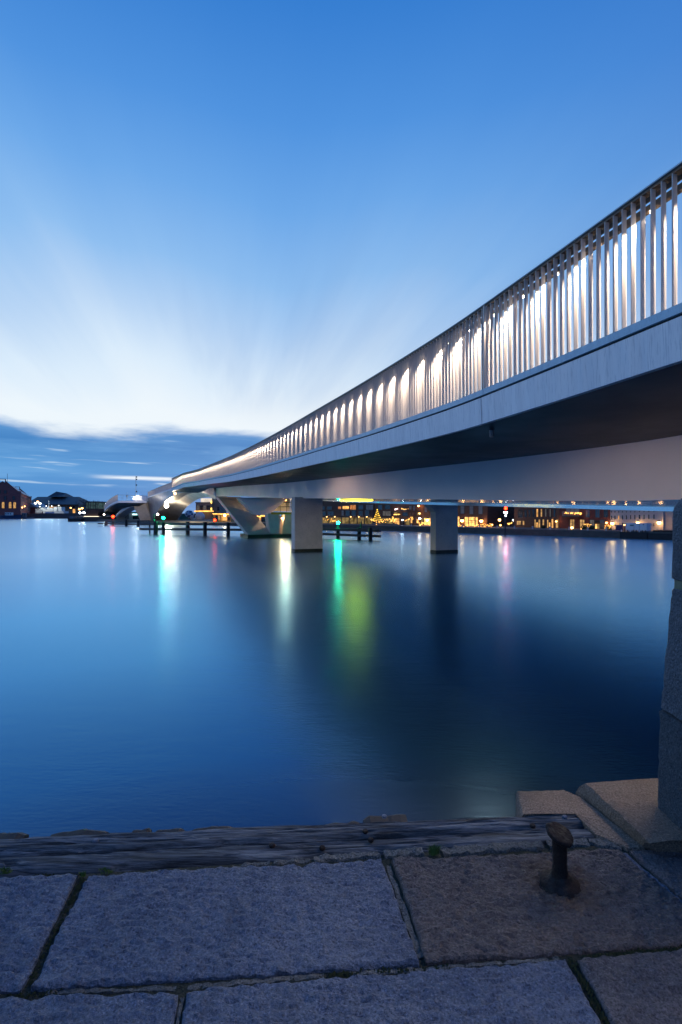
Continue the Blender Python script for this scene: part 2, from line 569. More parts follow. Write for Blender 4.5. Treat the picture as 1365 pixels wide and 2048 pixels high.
# ------------------------------------------------------------------ near quay: paving stones, joints, wall
EA, EB = G(-60, 1672), G(1145, 1620)
EU = (EB - EA).normalized()
m = MB()
back0, back1 = Vector((-14, -9, 0)), Vector((18, -9, 0))
l0, r0 = EA - EU * 12, EB + EU * 16
b0_, b1_ = G(-60, 1753), G(1192, 1675)
bu_ = (b1_ - b0_).normalized()
poly = [b0_ - bu_ * 12, b1_ + bu_ * 16, Vector((18, -9, ZS)), Vector((-14, -9, ZS))]
m.slab([Vector((p.x, p.y, ZS - 0.40)) for p in poly], (0, 0, 0.384))
pav = tag(recalc(m.build('pavement', M_BED, loc=(0, 1.5, ZS - 0.016))), kind='structure')
m = MB()
out = Vector((-EU.y, EU.x, 0))
m.slab([Vector((p.x, p.y, -2)) for p in (l0 + out * 0.0, r0 + out * 0.0, r0 - out * 0.5, l0 - out * 0.5)], (0, 0, ZS - 0.42 + 2))
tag(recalc(m.build('quay_wall', M_QUAYW)), kind='structure')
m = MB()
m.slab([Vector((p.x, p.y, ZS - 0.46)) for p in (l0 - out * 0.02, r0 - out * 0.02, Vector((18, -9, 0)), Vector((-14, -9, 0)))], (0, 0, 0.045))
tag(recalc(m.build('quay_core_ground', M_QUAYW)), kind='structure')


def stone(name, cor, mat, parent, nx, ny, seed, amp=0.004, z0=ZS, thick=0.11, rag=0.005, edge=0.009, tilt=0.0):
    """Dressed stone: uneven top, ragged rounded edges, vertical sides. cor: far-left, far-right, near-right, near-left."""
    fl, fr, nr, nl = [Vector((p.x, p.y, 0)) for p in cor]
    rows = []
    for j in range(ny + 1):
        t = j / ny
        row = []
        for i in range(nx + 1):
            s = i / nx
            p = (fl * (1 - s) + fr * s) * (1 - t) + (nl * (1 - s) + nr * s) * t
            ds = min(s, 1 - s) * (fr - fl).length
            dt = min(t, 1 - t) * (fl - nl).length
            dd = min(ds, dt)
            k = Vector((p.x * 7, p.y * 7, seed))
            r1 = rag * max(0, 1 - dd / 0.05)
            p = p + Vector((fbm(k * 2.2) * r1, fbm(k * 2.2 + Vector((9, 4, 2))) * r1, 0))
            z = amp * fbm((p.x * 11, p.y * 11, seed)) + amp * 2.3 * fbm((p.x * 26, p.y * 66, seed + 5), 4) - amp * 1.6 * max(0.0, fbm((p.x * 20, p.y * 26, seed + 15), 3) - 0.28) + amp * 1.5 * fbm((p.x * 2.1, p.y * 2.1, seed + 2), 2)
            chip = max(0, fbm((p.x * 14, p.y * 14, seed + 8), 3) - 0.25) * 0.012 * max(0, 1 - dd / 0.08)
            e = max(0.0, 1 - dd / edge)
            z -= e * e * edge * 0.75 + chip
            row.append(Vector((p.x, p.y, z0 + z + tilt * (s - 0.5))))
        rows.append(row)
    mb = MB()
    mb.sheet(rows)
    ring = rows[0] + [r[-1] for r in rows[1:]] + rows[-1][::-1][1:] + [r[0] for r in rows[::-1][1:-1]]
    low = [Vector((p.x, p.y, z0 - thick)) for p in ring]
    mb.loft([ring, low], caps=False)
    return recalc(mb.build(name, mat, parent, smooth=True))


BP = G(1121, 1765)                       # foot of the mooring pin
M_STONEPIN = granite_mat('quay_granite_wet', (0.105, 0.082, 0.078), (0.175, 0.140, 0.132), wet=1.0, stain=(BP.x, BP.y, 0.17))
M_STONEWET = granite_mat('quay_granite_damp', (0.095, 0.084, 0.092), (0.160, 0.143, 0.150), wet=0.9)
L = lambda *pts: [G(x, y) for x, y in pts]
stone('paving_stone', L((-330, 1764), (156, 1747), (44, 1975), (-620, 2000)), M_STONE, pav, 110, 80, 1.0)
stone('paving_stone', L((176, 1746), (764, 1717), (839, 1923), (62, 1973)), M_STONE, pav, 200, 84, 2.0)
tag(stone('paving_stone', L((784, 1717), (1236, 1695), (1453, 1878), (855, 1921)), M_STONEPIN, pav, 200, 84, 3.0, amp=0.0042), 'wet rust-stained granite slab that the mooring pin stands in')
stone('paving_stone', L((-600, 2012), (356, 1980), (322, 2330), (-900, 2380)), M_STONE, pav, 150, 60, 4.0)
stone('paving_stone', L((372, 1976), (1132, 1915), (1328, 2285), (342, 2328)), M_STONE, pav, 190, 70, 5.0)
stone('paving_stone', L((1154, 1914), (1462, 1891), (1760, 2240), (1352, 2283)), M_STONEWET, pav, 100, 70, 6.0)
stone('paving_stone', L((1258, 1698), (1640, 1684), (1830, 1845), (1470, 1884)), M_STONEWET, pav, 60, 40, 7.0)
# rows going on beyond the picture: left, right and under the camera
for k, q in enumerate((((-1000, 1784), (-352, 1766), (-646, 2000), (-1500, 2030)), ((-1500, 2044), (-624, 2014), (-930, 2380), (-2000, 2420)),
                       ((1486, 1888), (1900, 1856), (2300, 2190), (1786, 2236)), ((1666, 1684), (2150, 1668), (2420, 1800), (1852, 1842)), ((1916, 1855), (2500, 1810), (3000, 2120), (2320, 2188)), ((2170, 1667), (2700, 1650), (3000, 1760), (2440, 1799)),
                       ((-2100, 1815), (-1020, 1785), (-1520, 2030), (-3000, 2080)))):
    stone('paving_stone', L(*q), M_STONE, pav, 30, 20, 20.0 + k)
for k in range(6):
    x0 = -1.9 + k * 0.95
    q = [Vector((x0, 0.945 + 0.075 * x0, 0)), Vector((x0 + 0.93, 0.945 + 0.075 * (x0 + 0.93), 0)), Vector((x0 + 0.95, 0.47, 0)), Vector((x0 + 0.02, 0.45, 0))]
    stone('paving_stone', q, M_STONE, pav, 26, 14, 30.0 + k)


def strip(name, pts, width, mat, parent, seed, z=ZS - 0.010, amp=0.006):
    """A run of old mortar lying in a joint."""
    pts = [Vector((p.x, p.y, 0)) for p in pts]
    rows = []
    for a, b in zip(pts[:-1], pts[1:]):
        n = max(2, int((b - a).length / 0.009))
        t = (b - a).normalized()
        s = Vector((-t.y, t.x, 0))
        for i in range(n):
            p = a + (b - a) * (i / n)
            w = width * (0.5 + 0.30 * fbm((p.x * 16, p.y * 16, seed)))
            w2 = width * (0.5 + 0.30 * fbm((p.x * 16, p.y * 16, seed + 3)))
            row = []
            for k in range(9):
                f = 1 - k / 4
                pp_ = p + s * (w if f > 0 else w2) * f
                e = max(0.0, abs(f) - 0.72) / 0.28
                row.append(pp_ + Vector((0, 0, z - 0.003 + amp * fbm((pp_.x * 45, pp_.y * 45, seed + 6)) - 0.016 * e * e)))
            rows.append(row)
    mb = MB()
    mb.sheet(rows)
    return recalc(mb.build(name, mat, parent, smooth=True))


strip('mortar_joint', L((92, 1974), (230, 1971), (360, 1965)), 0.016, M_MORTAR, pav, 1)
strip('mortar_joint', L((376, 1964), (520, 1952), (655, 1940)), 0.018, M_MORTAR, pav, 2)
strip('mortar_joint', L((700, 1938), (830, 1930), (1000, 1916), (1125, 1907)), 0.016, M_MORTAR, pav, 3)
strip('mortar_joint', L((777, 1724), (800, 1790), (845, 1912)), 0.022, M_MORTAR, pav, 4)
strip('mortar_joint', L((366, 1985), (350, 2060), (330, 2330)), 0.012, M_MORTAR, pav, 5)
strip('mortar_joint', L((1246, 1699), (1310, 1752), (1460, 1880)), 0.026, M_STONE, pav, 6)
for k, (xa, ya, xb, yb, w) in enumerate(((466, 1729, 545, 1720, 0.020), (548, 1720, 625, 1714, 0.024), (628, 1713, 765, 1702, 0.034), (768, 1702, 852, 1697, 0.048),
                                         (884, 1697, 1090, 1683, 0.052), (1094, 1683, 1180, 1679, 0.050), (1178, 1676, 1248, 1690, 0.046))):
    tag(strip('mortar_joint', L((xa, ya), (xb, yb)), w, M_MORTAR, pav, 10 + k, z=ZS - 0.004, amp=0.010))

# ------------------------------------------------------------------ timber edge of the near quay
def plank(px_far0, px_far1, px_near1, px_near0, parent, seed, z0, thick=0.2, nx=170, ny=22):
    fl, fr, nr, nl = [Vector((p.x, p.y, 0)) for p in (px_far0, px_far1, px_near1, px_near0)]
    rows = []
    for j in range(ny + 1):
        t = j / ny
        row = []
        for i in range(nx + 1):
            s = i / nx
            p = (fl * (1 - s) + fr * s) * (1 - t) + (nl * (1 - s) + nr * s) * t
            dd = min(t, 1 - t) * (fl - nl).length
            q = (p.x * 1.3, t * 9 + seed, seed)
            wav = fbm((p.x * 1.1, t * 1.6, seed), 2) * 0.6
            gr = fbm((p.x * 1.7, (t + wav * 0.12) * 24, seed), 4)
            crack = max(0.0, 0.10 - abs(fbm((p.x * 0.75, (t + wav * 0.10) * 7.5, seed + 4), 2))) / 0.10
            z = 0.0050 * gr - 0.016 * crack ** 2 + 0.006 * fbm((p.x * 2, t * 2, seed + 7), 2)
            e = max(0.0, 1 - dd / 0.022)
            z -= e * e * 0.016 + max(0, fbm((p.x * 6, t * 2, seed + 9), 3)) * 0.016 * max(0, 1 - dd / 0.04)
            p = p + out * (fbm((p.x * 4, seed, t), 3) * 0.007 * max(0, 1 - dd / 0.03))
            row.append(Vector((p.x, p.y, z0 + z)))
        rows.append(row)
    mb = MB()
    mb.sheet(rows)
    ring = rows[0] + [r[-1] for r in rows[1:]] + rows[-1][::-1][1:] + [r[0] for r in rows[::-1][1:-1]]
    mb.loft([ring, [Vector((p.x, p.y, z0 - thick)) for p in ring]], caps=False)
    return recalc(mb.build('plank', M_TIMBER, parent, smooth=True))


beam = thing('timber_edge', 'long weathered grey timber beam laid along the water edge of the stone quay', 'timber beam', (0, 2.0, ZS - 0.2))
zt = ZS - 0.006
ext = lambda p, k=4.0: p - EU * k
f0, f1, n0, n1_ = G(-60, 1672), G(1145, 1621), G(-60, 1756), G(1192, 1673)
mid0, mid1 = G(-60, 1716), G(1170, 1645)
kink = 0.004
plank(ext(f0), f1, mid1 + out * kink, ext(mid0) + out * kink, beam, 3.0, zt, nx=340)
plank(ext(mid0) - out * kink, mid1 - out * kink, n1_, ext(n0), beam, 8.0, zt - 0.006, nx=340, ny=16)
for x, y in ((192, 1679), (645, 1693), (731, 1660), (545, 1688), (1066, 1649), (1130, 1632), (742, 1677)):
    p = G(x, y)
    mb = MB()
    mb.lathe((p.x, p.y, zt - 0.004), [(0.011, 0.0), (0.012, 0.006), (0.009, 0.011), (0.0005, 0.013)], 9)
    mb.build('bolt_head', M_RUST if x not in (192, 1130) else M_STONE, beam, smooth=True)

# fender timbers whose tops stick out past the beam, one by one
ft = (((-40, 1668), (50, 1664), 'leftmost dark fender timber whose top shows past the quay beam at the picture edge'),
      ((104, 1663), (212, 1659), 'second fender timber from the left, a long flat dark hump past the beam'),
      ((262, 1661), (300, 1655), 'short knobbly fender timber top in the middle of the left half of the beam'),
      ((306, 1660), (368, 1656), 'low dark fender timber top touching the short knobbly one'),
      ((374, 1659), (468, 1651), 'long thin fender timber top right of the pair past the beam'),
      ((640, 1650), (720, 1641), 'grey broken fender timber top past the middle of the beam'),
      ((728, 1636), (812, 1626), 'highest fender timber top with a pale bolt past the middle of the beam'))
for k, ((xa, ya), (xb, yb), lab) in enumerate(ft):
    pa, pb = G(xa, ya, ZS - 0.03), G(xb, yb, ZS - 0.03)
    n = 14
    rows = []
    for i in range(n + 1):
        p = pa + (pb - pa) * (i / n)
        hgt = -0.018 + 0.010 * min(1, min(i, n - i) / 2.0) + 0.010 * fbm((p.x * 12, k, 3))
        w = 0.055
        o_ = out * (0.008 * fbm((p.x * 20, k, 9)))
        rows.append([p - out * w + Vector((0, 0, -0.5)), p - out * w + Vector((0, 0, hgt)), p + o_ + Vector((0, 0, hgt + 0.006)), p + out * 0.03 + o_ + Vector((0, 0, hgt - 0.01)), p + out * 0.04 + Vector((0, 0, -0.5))])
    mb = MB()
    mb.loft(rows)
    o = recalc(mb.build('fender_timber', M_TARPILE, smooth=False))
    tag(o, lab, 'fender timber', 'fender timbers along the near quay edge')
    if k == 6:
        p = G(769, 1629, ZS)
        mb = MB()
        mb.lathe((p.x, p.y, ZS - 0.012), [(0.010, 0.0), (0.010, 0.008), (0.0005, 0.011)], 8)
        mb.build('bolt_head', M_STONE, o)

# ------------------------------------------------------------------ coping block with the cut channel, granite gate post
cop = thing('coping_stone', 'sandy coping stone with a diagonal cut channel at the corner of the quay', 'coping stone', G(1170, 1640))


def slabstone(poly_px, z_top, thick, mat, parent, name, seed, bev=0.02, flare=0.0, sub=10):
    poly = [G(x, y, z_top) for x, y in poly_px]
    pts = []
    for i, p in enumerate(poly):
        q = poly[(i + 1) % len(poly)]
        for s in range(sub):
            c = p + (q - p) * (s / sub)
            c = c + Vector((fbm((c.x * 18, c.y * 18, seed)), fbm((c.x * 18, c.y * 18, seed + 4)), 0)) * 0.004
            pts.append(c)
    cen = sum(pts, Vector((0, 0, 0))) / len(pts)
    ring = lambda f, z: [Vector((p.x + (cen.x - p.x) * f, p.y + (cen.y - p.y) * f, z + 0.0035 * fbm((p.x * 15, p.y * 15, seed + 2)))) for p in pts]
    mb = MB()
    size = max((p - cen).length for p in pts)
    b = bev / size
    rings = [ring(-flare, z_top - thick), ring(-flare * 0.6, z_top - bev * 2.2), ring(0, z_top - bev * 0.6), ring(b, z_top)]
    for f in (0.3, 0.55, 0.8, 0.97):
        rings.append(ring(max(f, b), z_top + 0.003 * fbm((f * 9, seed, 1))))
    mb.loft(rings)
    return recalc(mb.build(name, mat, parent, smooth=True))


slabstone([(1036, 1581), (1126, 1579), (1160, 1592), (1288, 1692), (1252, 1693), (1192, 1668), (1147, 1621), (1046, 1627)], ZS, 0.4, M_COPE, cop, 'lower_ledge', 2.0, bev=0.007, flare=0.05, sub=26)
# raised part: top plane and the smooth sloping cheek of the channel
za = ZS + 0.055
t_far, t_near = [G(1172, 1566, za), G(1460, 1545, za)], [G(1300, 1684, za), G(1520, 1676, za)]
b_far, b_near = G(1152, 1584, ZS - 0.012), G(1285, 1692, ZS - 0.004)
N = 60
rows = []
for i in range(N + 1):
    s = i / N
    e0 = t_far[0] * (1 - s) + t_near[0] * s
    e1 = t_far[1] * (1 - s) + t_near[1] * s
    e0 = e0 + Vector((0.004 * fbm((s * 14, 1, 1), 4), 0, 0))
    bb = b_far * (1 - s) + b_near * s
    row = [Vector((bb.x, bb.y, bb.z - 0.3)), bb, bb.lerp(e0, 0.5) + Vector((-0.004, 0, 0.006))]
    for f in (0, 0.02, 0.06, 0.12, 0.18, 0.25, 0.35, 0.5, 0.75, 1):
        p = e0.lerp(e1, f)
        row.append(p + Vector((0, 0, 0.006 * fbm((p.x * 13, p.y * 13, 3), 4) - (0.002 if f == 0 else 0))))
    row.append(Vector((e1.x, e1.y, ZS - 0.3)))
    rows.append(row)
mb = MB()
mb.loft(rows)
recalc(mb.build('raised_part', M_COPE, cop, smooth=True))

PX0, PY1 = 1.286, 2.10                  # left face and far face of the post
post = thing('granite_post', 'tall rough granite gate post with a rounded top at the right edge', 'stone post', (1.55, 1.84, ZS))


def rr(x0, x1, y0, y1, r, z, seed, n=7):
    pts = []
    for cx, cy, a0 in ((x1 - r, y1 - r, 0), (x0 + r, y1 - r, 90), (x0 + r, y0 + r, 180), (x1 - r, y0 + r, 270)):
        for k in range(n):
            a = R(a0 + 90 * k / (n - 1))
            pts.append(Vector((cx + r * math.cos(a), cy + r * math.sin(a), z)))
    res = []
    for i, p in enumerate(pts):
        q = pts[(i + 1) % len(pts)]
        nn = 1 if (i + 1) % n else 24
        for s in range(nn):
            res.append(p.lerp(q, s / nn))
    c = Vector(((x0 + x1) / 2, (y0 + y1) / 2, z))
    return [p + (p - c).normalized() * (0.0035 * fbm((p.x * 30, p.y * 30, z * 30 + seed), 3) + 0.003 * fbm((p.x * 6, p.y * 6, z * 6), 2)) for p in res]


def block(name, mat, prof, seed):
    """prof: (height above the paving, inset of the faces)."""
    rings = []
    for z, ins in prof:
        rings.append(rr(PX0 + ins, PX0 + 0.60 - ins * 0.6, PY1 - 0.62 + ins * 0.6, PY1 - ins * 0.4, 0.030, ZS + z, seed))
    mb = MB()
    mb.loft(rings)
    return recalc(mb.build(name, mat, post, smooth=True))


def prof(z0, z1, i0, i1, n, e=0.010):
    out_ = [(z0, i0 + e)]
    for k in range(n + 1):
        t = k / n
        out_.append((z0 + 0.008 + (z1 - z0 - 0.016) * t, i0 + (i1 - i0) * t ** 0.85))
    return out_ + [(z1, i1 + e)]


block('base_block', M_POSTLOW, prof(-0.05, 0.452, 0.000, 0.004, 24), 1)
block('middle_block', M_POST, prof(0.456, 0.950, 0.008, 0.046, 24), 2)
block('mortar_band', pm('green_mortar', (0.10, 0.13, 0.09), (0.15, 0.17, 0.13), nscale=14, rough=0.9, bump=0.4, bscale=40), [(0.945, 0.054), (0.985, 0.054)], 3)
cap = prof(0.982, 1.235, 0.046, 0.047, 12)[:-1]
for k in range(1, 9):
    a = R(90 * k / 8)
    cap.append((1.235 + 0.105 * math.sin(a), 0.047 + 0.105 * (1 - math.cos(a)) * 0.9))
cap += [(1.341, 0.20), (1.342, 0.27)]
block('cap_block', M_POST, cap, 4)

# ------------------------------------------------------------------ mooring pin
pin = thing('mooring_bollard', 'rusty iron mushroom-headed mooring pin standing in the wet paving slab', 'mooring bollard', (BP.x, BP.y, ZS - 0.004))


def irregular(c, prof_, n, seed, lean=(0, 0), squash=1.0, amp=0.06):
    rings = []
    for r, z in prof_:
        ring = []
        for k in range(n):
            a = 2 * math.pi * k / n
            rr_ = r * (1 + amp * fbm((math.cos(a) * 1.6, math.sin(a) * 1.6, z * 18 + seed), 3))
            ring.append(Vector((c[0] + lean[0] * z + rr_ * math.cos(a), c[1] + lean[1] * z + rr_ * math.sin(a) * squash, c[2] + z + 0.02 * r * fbm((math.cos(a), math.sin(a), seed + z * 9)))))
        rings.append(ring)
    mb = MB()
    mb.loft(rings)
    return mb


c0 = (BP.x, BP.y, ZS - 0.004)
recalc(irregular(c0, [(0.068, -0.03), (0.067, 0.000), (0.062, 0.009), (0.047, 0.017), (0.036, 0.023), (0.029, 0.034)], 26, 1.0, amp=0.18).build('base_flange', M_RUST, pin, smooth=True))
recalc(irregular(c0, [(0.030, 0.020), (0.0255, 0.036), (0.0235, 0.07), (0.023, 0.115), (0.024, 0.140), (0.027, 0.156)], 22, 2.0, lean=(-0.02, 0.0), amp=0.12).build('shaft', M_RUST, pin, smooth=True))
head = irregular((0, 0, 0), [(0.026, -0.012), (0.037, -0.008), (0.0445, -0.002), (0.046, 0.004), (0.0445, 0.009), (0.040, 0.011), (0.020, 0.009), (0.0008, 0.008)], 26, 3.0, amp=0.13)
ta, tb = R(13), R(-14)
for p in head.v:
    y, z = p.y * math.cos(ta) - p.z * math.sin(ta), p.y * math.sin(ta) + p.z * math.cos(ta)
    x, z = p.x * math.cos(tb) + z * math.sin(tb) * -1, p.x * math.sin(tb) + z * math.cos(tb)
    p.x, p.y, p.z = x + c0[0] - 0.003, y + c0[1], z + c0[2] + 0.166
recalc(head.build('head', M_RUST, pin, smooth=True))

# ------------------------------------------------------------------ grass and moss in the joints
def tuft(px, py, h, n, spread, lab, seed):
    rnd = random.Random(seed)
    c = G(px, py, ZS - 0.008)
    mb = MB()
    for _ in range(n):
        a = rnd.uniform(0, 6.283)
        r = spread * rnd.random() ** 0.6
        b = c + Vector((r * math.cos(a), r * math.sin(a) * 0.5, 0))
        hh = h * rnd.uniform(0.5, 1.1)
        lean_ = Vector((rnd.uniform(-1, 1), rnd.uniform(-0.6, 0.6), 0)) * hh * 0.6
        w = Vector((math.cos(a + 1.5), math.sin(a + 1.5), 0)) * 0.0016
        t1, t2 = b + lean_ * 0.35 + Vector((0, 0, hh * 0.65)), b + lean_ + Vector((0, 0, hh))
        mb.add([b - w, b + w, t1 + w * 0.7, t1 - w * 0.7, t2], [(0, 1, 2, 3), (3, 2, 4)])
    return tag(mb.build('grass_tuft', M_GRASS, loc=c), lab, 'grass tuft', 'grass tufts in the paving joints')


tuft(868, 1708, 0.034, 170, 0.022, 'bright green grass tuft growing from the mortar beside the timber beam', 1)
tuft(8, 1744, 0.012, 120, 0.030, 'low green tuft at the left end of the beam joint', 2)
tuft(166, 1752, 0.016, 80, 0.011, 'small green tuft at the top of the dark mossy joint', 3)
tuft(212, 1743, 0.008, 90, 0.030, 'flat mossy tuft along the beam right of the dark joint', 4)
mb = MB()
rnd = random.Random(4)
for (xa, ya), (xb, yb), n, wd in (((165, 1750), (140, 1800), 120, 0.008), ((140, 1800), (52, 1972), 110, 0.008), ((10, 1984), (120, 1976), 60, 0.008), ((1142, 1912), (1240, 2080), 260, 0.012), ((1165, 1908), (1380, 1888), 260, 0.009), ((655, 1942), (712, 1938), 90, 0.010), ((720, 1934), (900, 1926), 60, 0.009), ((60, 1745), (160, 1742), 90, 0.006)):
    for _ in range(n):
        c = G(xa, ya).lerp(G(xb, yb), rnd.random())
        c = c + Vector((rnd.gauss(0, wd * 0.5), rnd.gauss(0, wd * 0.5), -0.018 + rnd.random() * 0.008))
        r = rnd.uniform(0.002, 0.006)
        mb.add([c + Vector((r, 0, 0)), c + Vector((-r * 0.5, r * 0.8, 0)), c + Vector((-r * 0.5, -r * 0.8, 0)), c + Vector((0, 0, r * 1.1))], [(0, 1, 3), (1, 2, 3), (2, 0, 3)])
tag(mb.build('moss', M_MOSS), kind='stuff')

# ------------------------------------------------------------------ the bridge: line of its near edge and level of the deck edge
PD = [-10.0, 0.0, 5.07, 10.0, 15.0, 22.75, 30.0, 40.3, 61.5, 71.0, 74.6]
PXS = [7.90, 4.90, 3.38, 1.90, 0.30, -2.33, -4.91, -8.82, -17.09, -22.03, -24.73]
ZD = [-10.0, 5.07, 6.5, 9.1, 10.5, 12.4, 15.1, 18.1, 22.5, 29.2, 39.9, 60.4, 70.6, 74.6]
ZR = [2.10, 2.09, 2.065, 2.055, 2.09, 2.143, 2.238, 2.345, 2.484, 2.694, 3.051, 3.912, 4.178, 3.70]


def interp(x, xs, ys):
    if x <= xs[0]:
        return ys[0] + (ys[1] - ys[0]) * (x - xs[0]) / (xs[1] - xs[0])
    for i in range(len(xs) - 1):
        if x <= xs[i + 1]:
            return ys[i] + (ys[i + 1] - ys[i]) * (x - xs[i]) / (xs[i + 1] - xs[i])
    return ys[-1] + (ys[-1] - ys[-2]) * (x - xs[-1]) / (xs[-1] - xs[-2])


def soft(x, xs, ys, r):
    return sum(interp(x + r * k / 4, xs, ys) for k in range(-4, 5)) / 9


def edge(d):
    r = min(2.5, max(0.8, abs(d) * 0.09)) if d < 66 else 0.6
    return soft(d, PD, PXS, r), EYE + soft(d, ZD, ZR, r * 0.8)


def station(d):
    """Edge point (at deck-edge level), unit tangent (outwards over the water) and unit normal (towards the far side)."""
    x0, z0 = edge(d)
    x1, _ = edge(d + 0.3)
    x2, _ = edge(d - 0.3)
    t = Vector((x1 - x2, 0.6, 0)).normalized()
    return Vector((x0, d, z0)), t, Vector((t.y, -t.x, 0))


def steps(d0, d1, st):
    n = max(1, int(round((d1 - d0) / st)))
    return [d0 + (d1 - d0) * i / n for i in range(n + 1)]


def sweep(name, prof_, d0, d1, mat, parent, st=1.0, smooth=False):
    rings = []
    for d in steps(d0, d1, st):
        p, t, n = station(d)
        rings.append([p + n * w + Vector((0, 0, z)) for w, z in prof_])
    mb = MB()
    mb.loft(rings)
    return recalc(mb.build(name, mat, parent, smooth))


D0, D1 = -9.0, 74.5
bridge = thing('harbour_bridge', 'long pale steel footbridge on piers with a glowing bronze baluster railing', 'bridge', (-4.0, 33.0, 0))
cuts = [D0, 2.2, 8.55, 14.4, 20.4, 27.0, 34.0, 41.0, 48.0, 55.0, 62.0, 69.0, D1]
for a, b in zip(cuts[:-1], cuts[1:]):
    sweep('fascia_panel', [(0.000, -0.125), (0.022, -0.560), (0.10, -0.560), (0.08, -0.125)], a + 0.009, b - 0.009, M_FASCIA, bridge, 0.6)
for a, b in zip([D0, 8.47, 29.6, 52.0], [8.46, 29.57, 51.97, D1]):
    sweep('kerb_strip', [(-0.014, -0.094), (-0.014, 0.0), (0.15, 0.0), (0.15, -0.094)], a, b, M_KERB, bridge, 0.6)
sweep('shadow_gap', [(0.028, -0.24), (0.028, -0.096), (0.14, -0.096), (0.14, -0.24)], D0, D1, M_BLACK, bridge, 0.8)
sweep('deck', [(0.152, -0.03), (17.8, -0.03), (17.8, -0.33), (0.152, -0.33)], D0, D1, M_DECK, bridge, 1.5)
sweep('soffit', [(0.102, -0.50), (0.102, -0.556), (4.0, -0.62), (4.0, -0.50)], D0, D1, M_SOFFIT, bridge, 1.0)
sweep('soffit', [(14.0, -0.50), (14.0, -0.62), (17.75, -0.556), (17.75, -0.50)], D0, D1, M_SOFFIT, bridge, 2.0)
sweep('fascia_panel', [(17.8, -0.10), (17.76, -0.56), (17.83, -0.56), (17.88, -0.10)], D0, D1, M_FASCIA, bridge, 2.0)
sweep('girder', [(4.002, -0.505), (4.002, -1.80), (4.08, -1.80), (4.08, -0.505)], D0, 68.6, M_GIRDER, bridge, 1.0)
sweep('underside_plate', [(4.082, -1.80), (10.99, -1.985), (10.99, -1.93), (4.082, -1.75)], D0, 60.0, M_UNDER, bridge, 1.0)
sweep('girder', [(11.0, -1.90), (11.0, -2.125), (14.0, -2.125), (14.0, -0.63), (13.9, -0.63), (13.9, -1.90)], D0, 60.0, M_STRIP, bridge, 1.5)

# railing: cap bar, inner handrail, fins, lamps
for a, b in zip([D0, 8.47, 70.55], [8.46, 70.5, 74.45]):
    sweep('rail_cap', [(-0.012, 1.384), (-0.012, 1.400), (0.195, 1.400), (0.195, 1.384)], a, b, M_CAPRAIL, bridge, 0.6)
sweep('handrail', [(0.130, 1.225), (0.130, 1.290), (0.190, 1.290), (0.190, 1.225)], D0, 74.4, M_HAND, bridge, 0.6)
sweep('rail_cover_strip', [(0.098, 1.296), (0.098, 1.352), (0.106, 1.352), (0.106, 1.296)], D0, 74.4, M_HAND, bridge, 0.6)
sweep('rail_cover_strip', [(0.010, 1.352), (0.010, 1.382), (0.095, 1.382), (0.095, 1.352)], D0, 74.4, M_HAND, bridge, 0.6)

# arc-length table
arc = [(0.0, D0)]
d = D0
pp = station(d)[0]
while d < 74.4:
    d += 0.05
    q = station(d)[0]
    arc.append((arc[-1][0] + (Vector((q.x - pp.x, q.y - pp.y, 0))).length, d))
    pp = q
AS, AD = [a for a, _ in arc], [b for _, b in arc]
import bisect


def at_arc(s):
    i = min(max(1, bisect.bisect(AS, s)), len(AS) - 1)
    f = (s - AS[i - 1]) / max(1e-9, AS[i] - AS[i - 1])
    return AD[i - 1] + (AD[i] - AD[i - 1]) * f


FW, FT, FH = 0.062, 0.0095, 1.352
m = MB()
m.box(0.0, FW, -FT / 2, FT / 2, 0.0, FH)
SP = 0.125
bo = bridge.location
rest = MB()
fin0 = None
count = 0
s = 0.05
while s < AS[-1]:
    d = at_arc(s)
    p, t, n = station(d)
    if d > 4.75 and count < 296:
        if fin0 is None:
            fin0 = m.build('baluster', M_FIN, bridge, loc=None)
            for v in fin0.data.vertices:      # mesh in its own frame: origin at the foot of the fin
                v.co = v.co + Vector(bo)
            o = fin0
        else:
            o = fin0.copy()
            COL.objects.link(o)
            o.parent = bridge
        o.location = p - bo
        o.rotation_euler = (0, 0, math.atan2(n.y, n.x))
        count += 1
    else:
        c = p + n * (FW / 2) + Vector((0, 0, FH / 2))
        rest.obox(c, n * FW / 2, t * FT / 2, (0, 0, FH / 2))
    s += SP
tag(rest.build('baluster_row', M_FIN, bridge), kind='stuff')

# a lamp under the handrail every fifth gap; two thicker joint posts and the end post
led = MB()
led.lathe((0, 0, 0), [(0.0005, 0.0), (0.019, 0.002), (0.022, 0.012), (0.022, 0.022)], 10)
ld = bpy.data.lights.new('rail_lamp_light', 'SPOT')
ld.energy = 110.0
ld.color = (1.0, 0.86, 0.68)
ld.spot_size = R(152)
ld.spot_blend = 0.5
ld.shadow_soft_size = 0.02
led0 = None
s = min((abs(CX + FPX * station(at_arc(q_))[0].x / at_arc(q_) - 1281), q_) for q_ in [13.0 + 0.01 * k for k in range(400)])[1] % (SP * 6)
while s < AS[-1]:
    d = at_arc(s)
    p, t, n = station(d)
    c = p + n * 0.160 + Vector((0, 0, 1.202))
    if led0 is None:
        led0 = led.build('rail_lamp', M_LED, bridge)
        for v in led0.data.vertices:
            v.co = v.co + Vector(bo)
        o = led0
    else:
        o = led0.copy()
        COL.objects.link(o)
        o.parent = bridge
    o.location = c - bo
    lo = bpy.data.objects.new('rail_lamp_light', ld)
    COL.objects.link(lo)
    lo.parent = bridge
    lo.location = c - bo + Vector((0, 0, -0.012))
    lo.rotation_euler = (0, R(-14), math.atan2(n.y, n.x))
    s += SP * 6
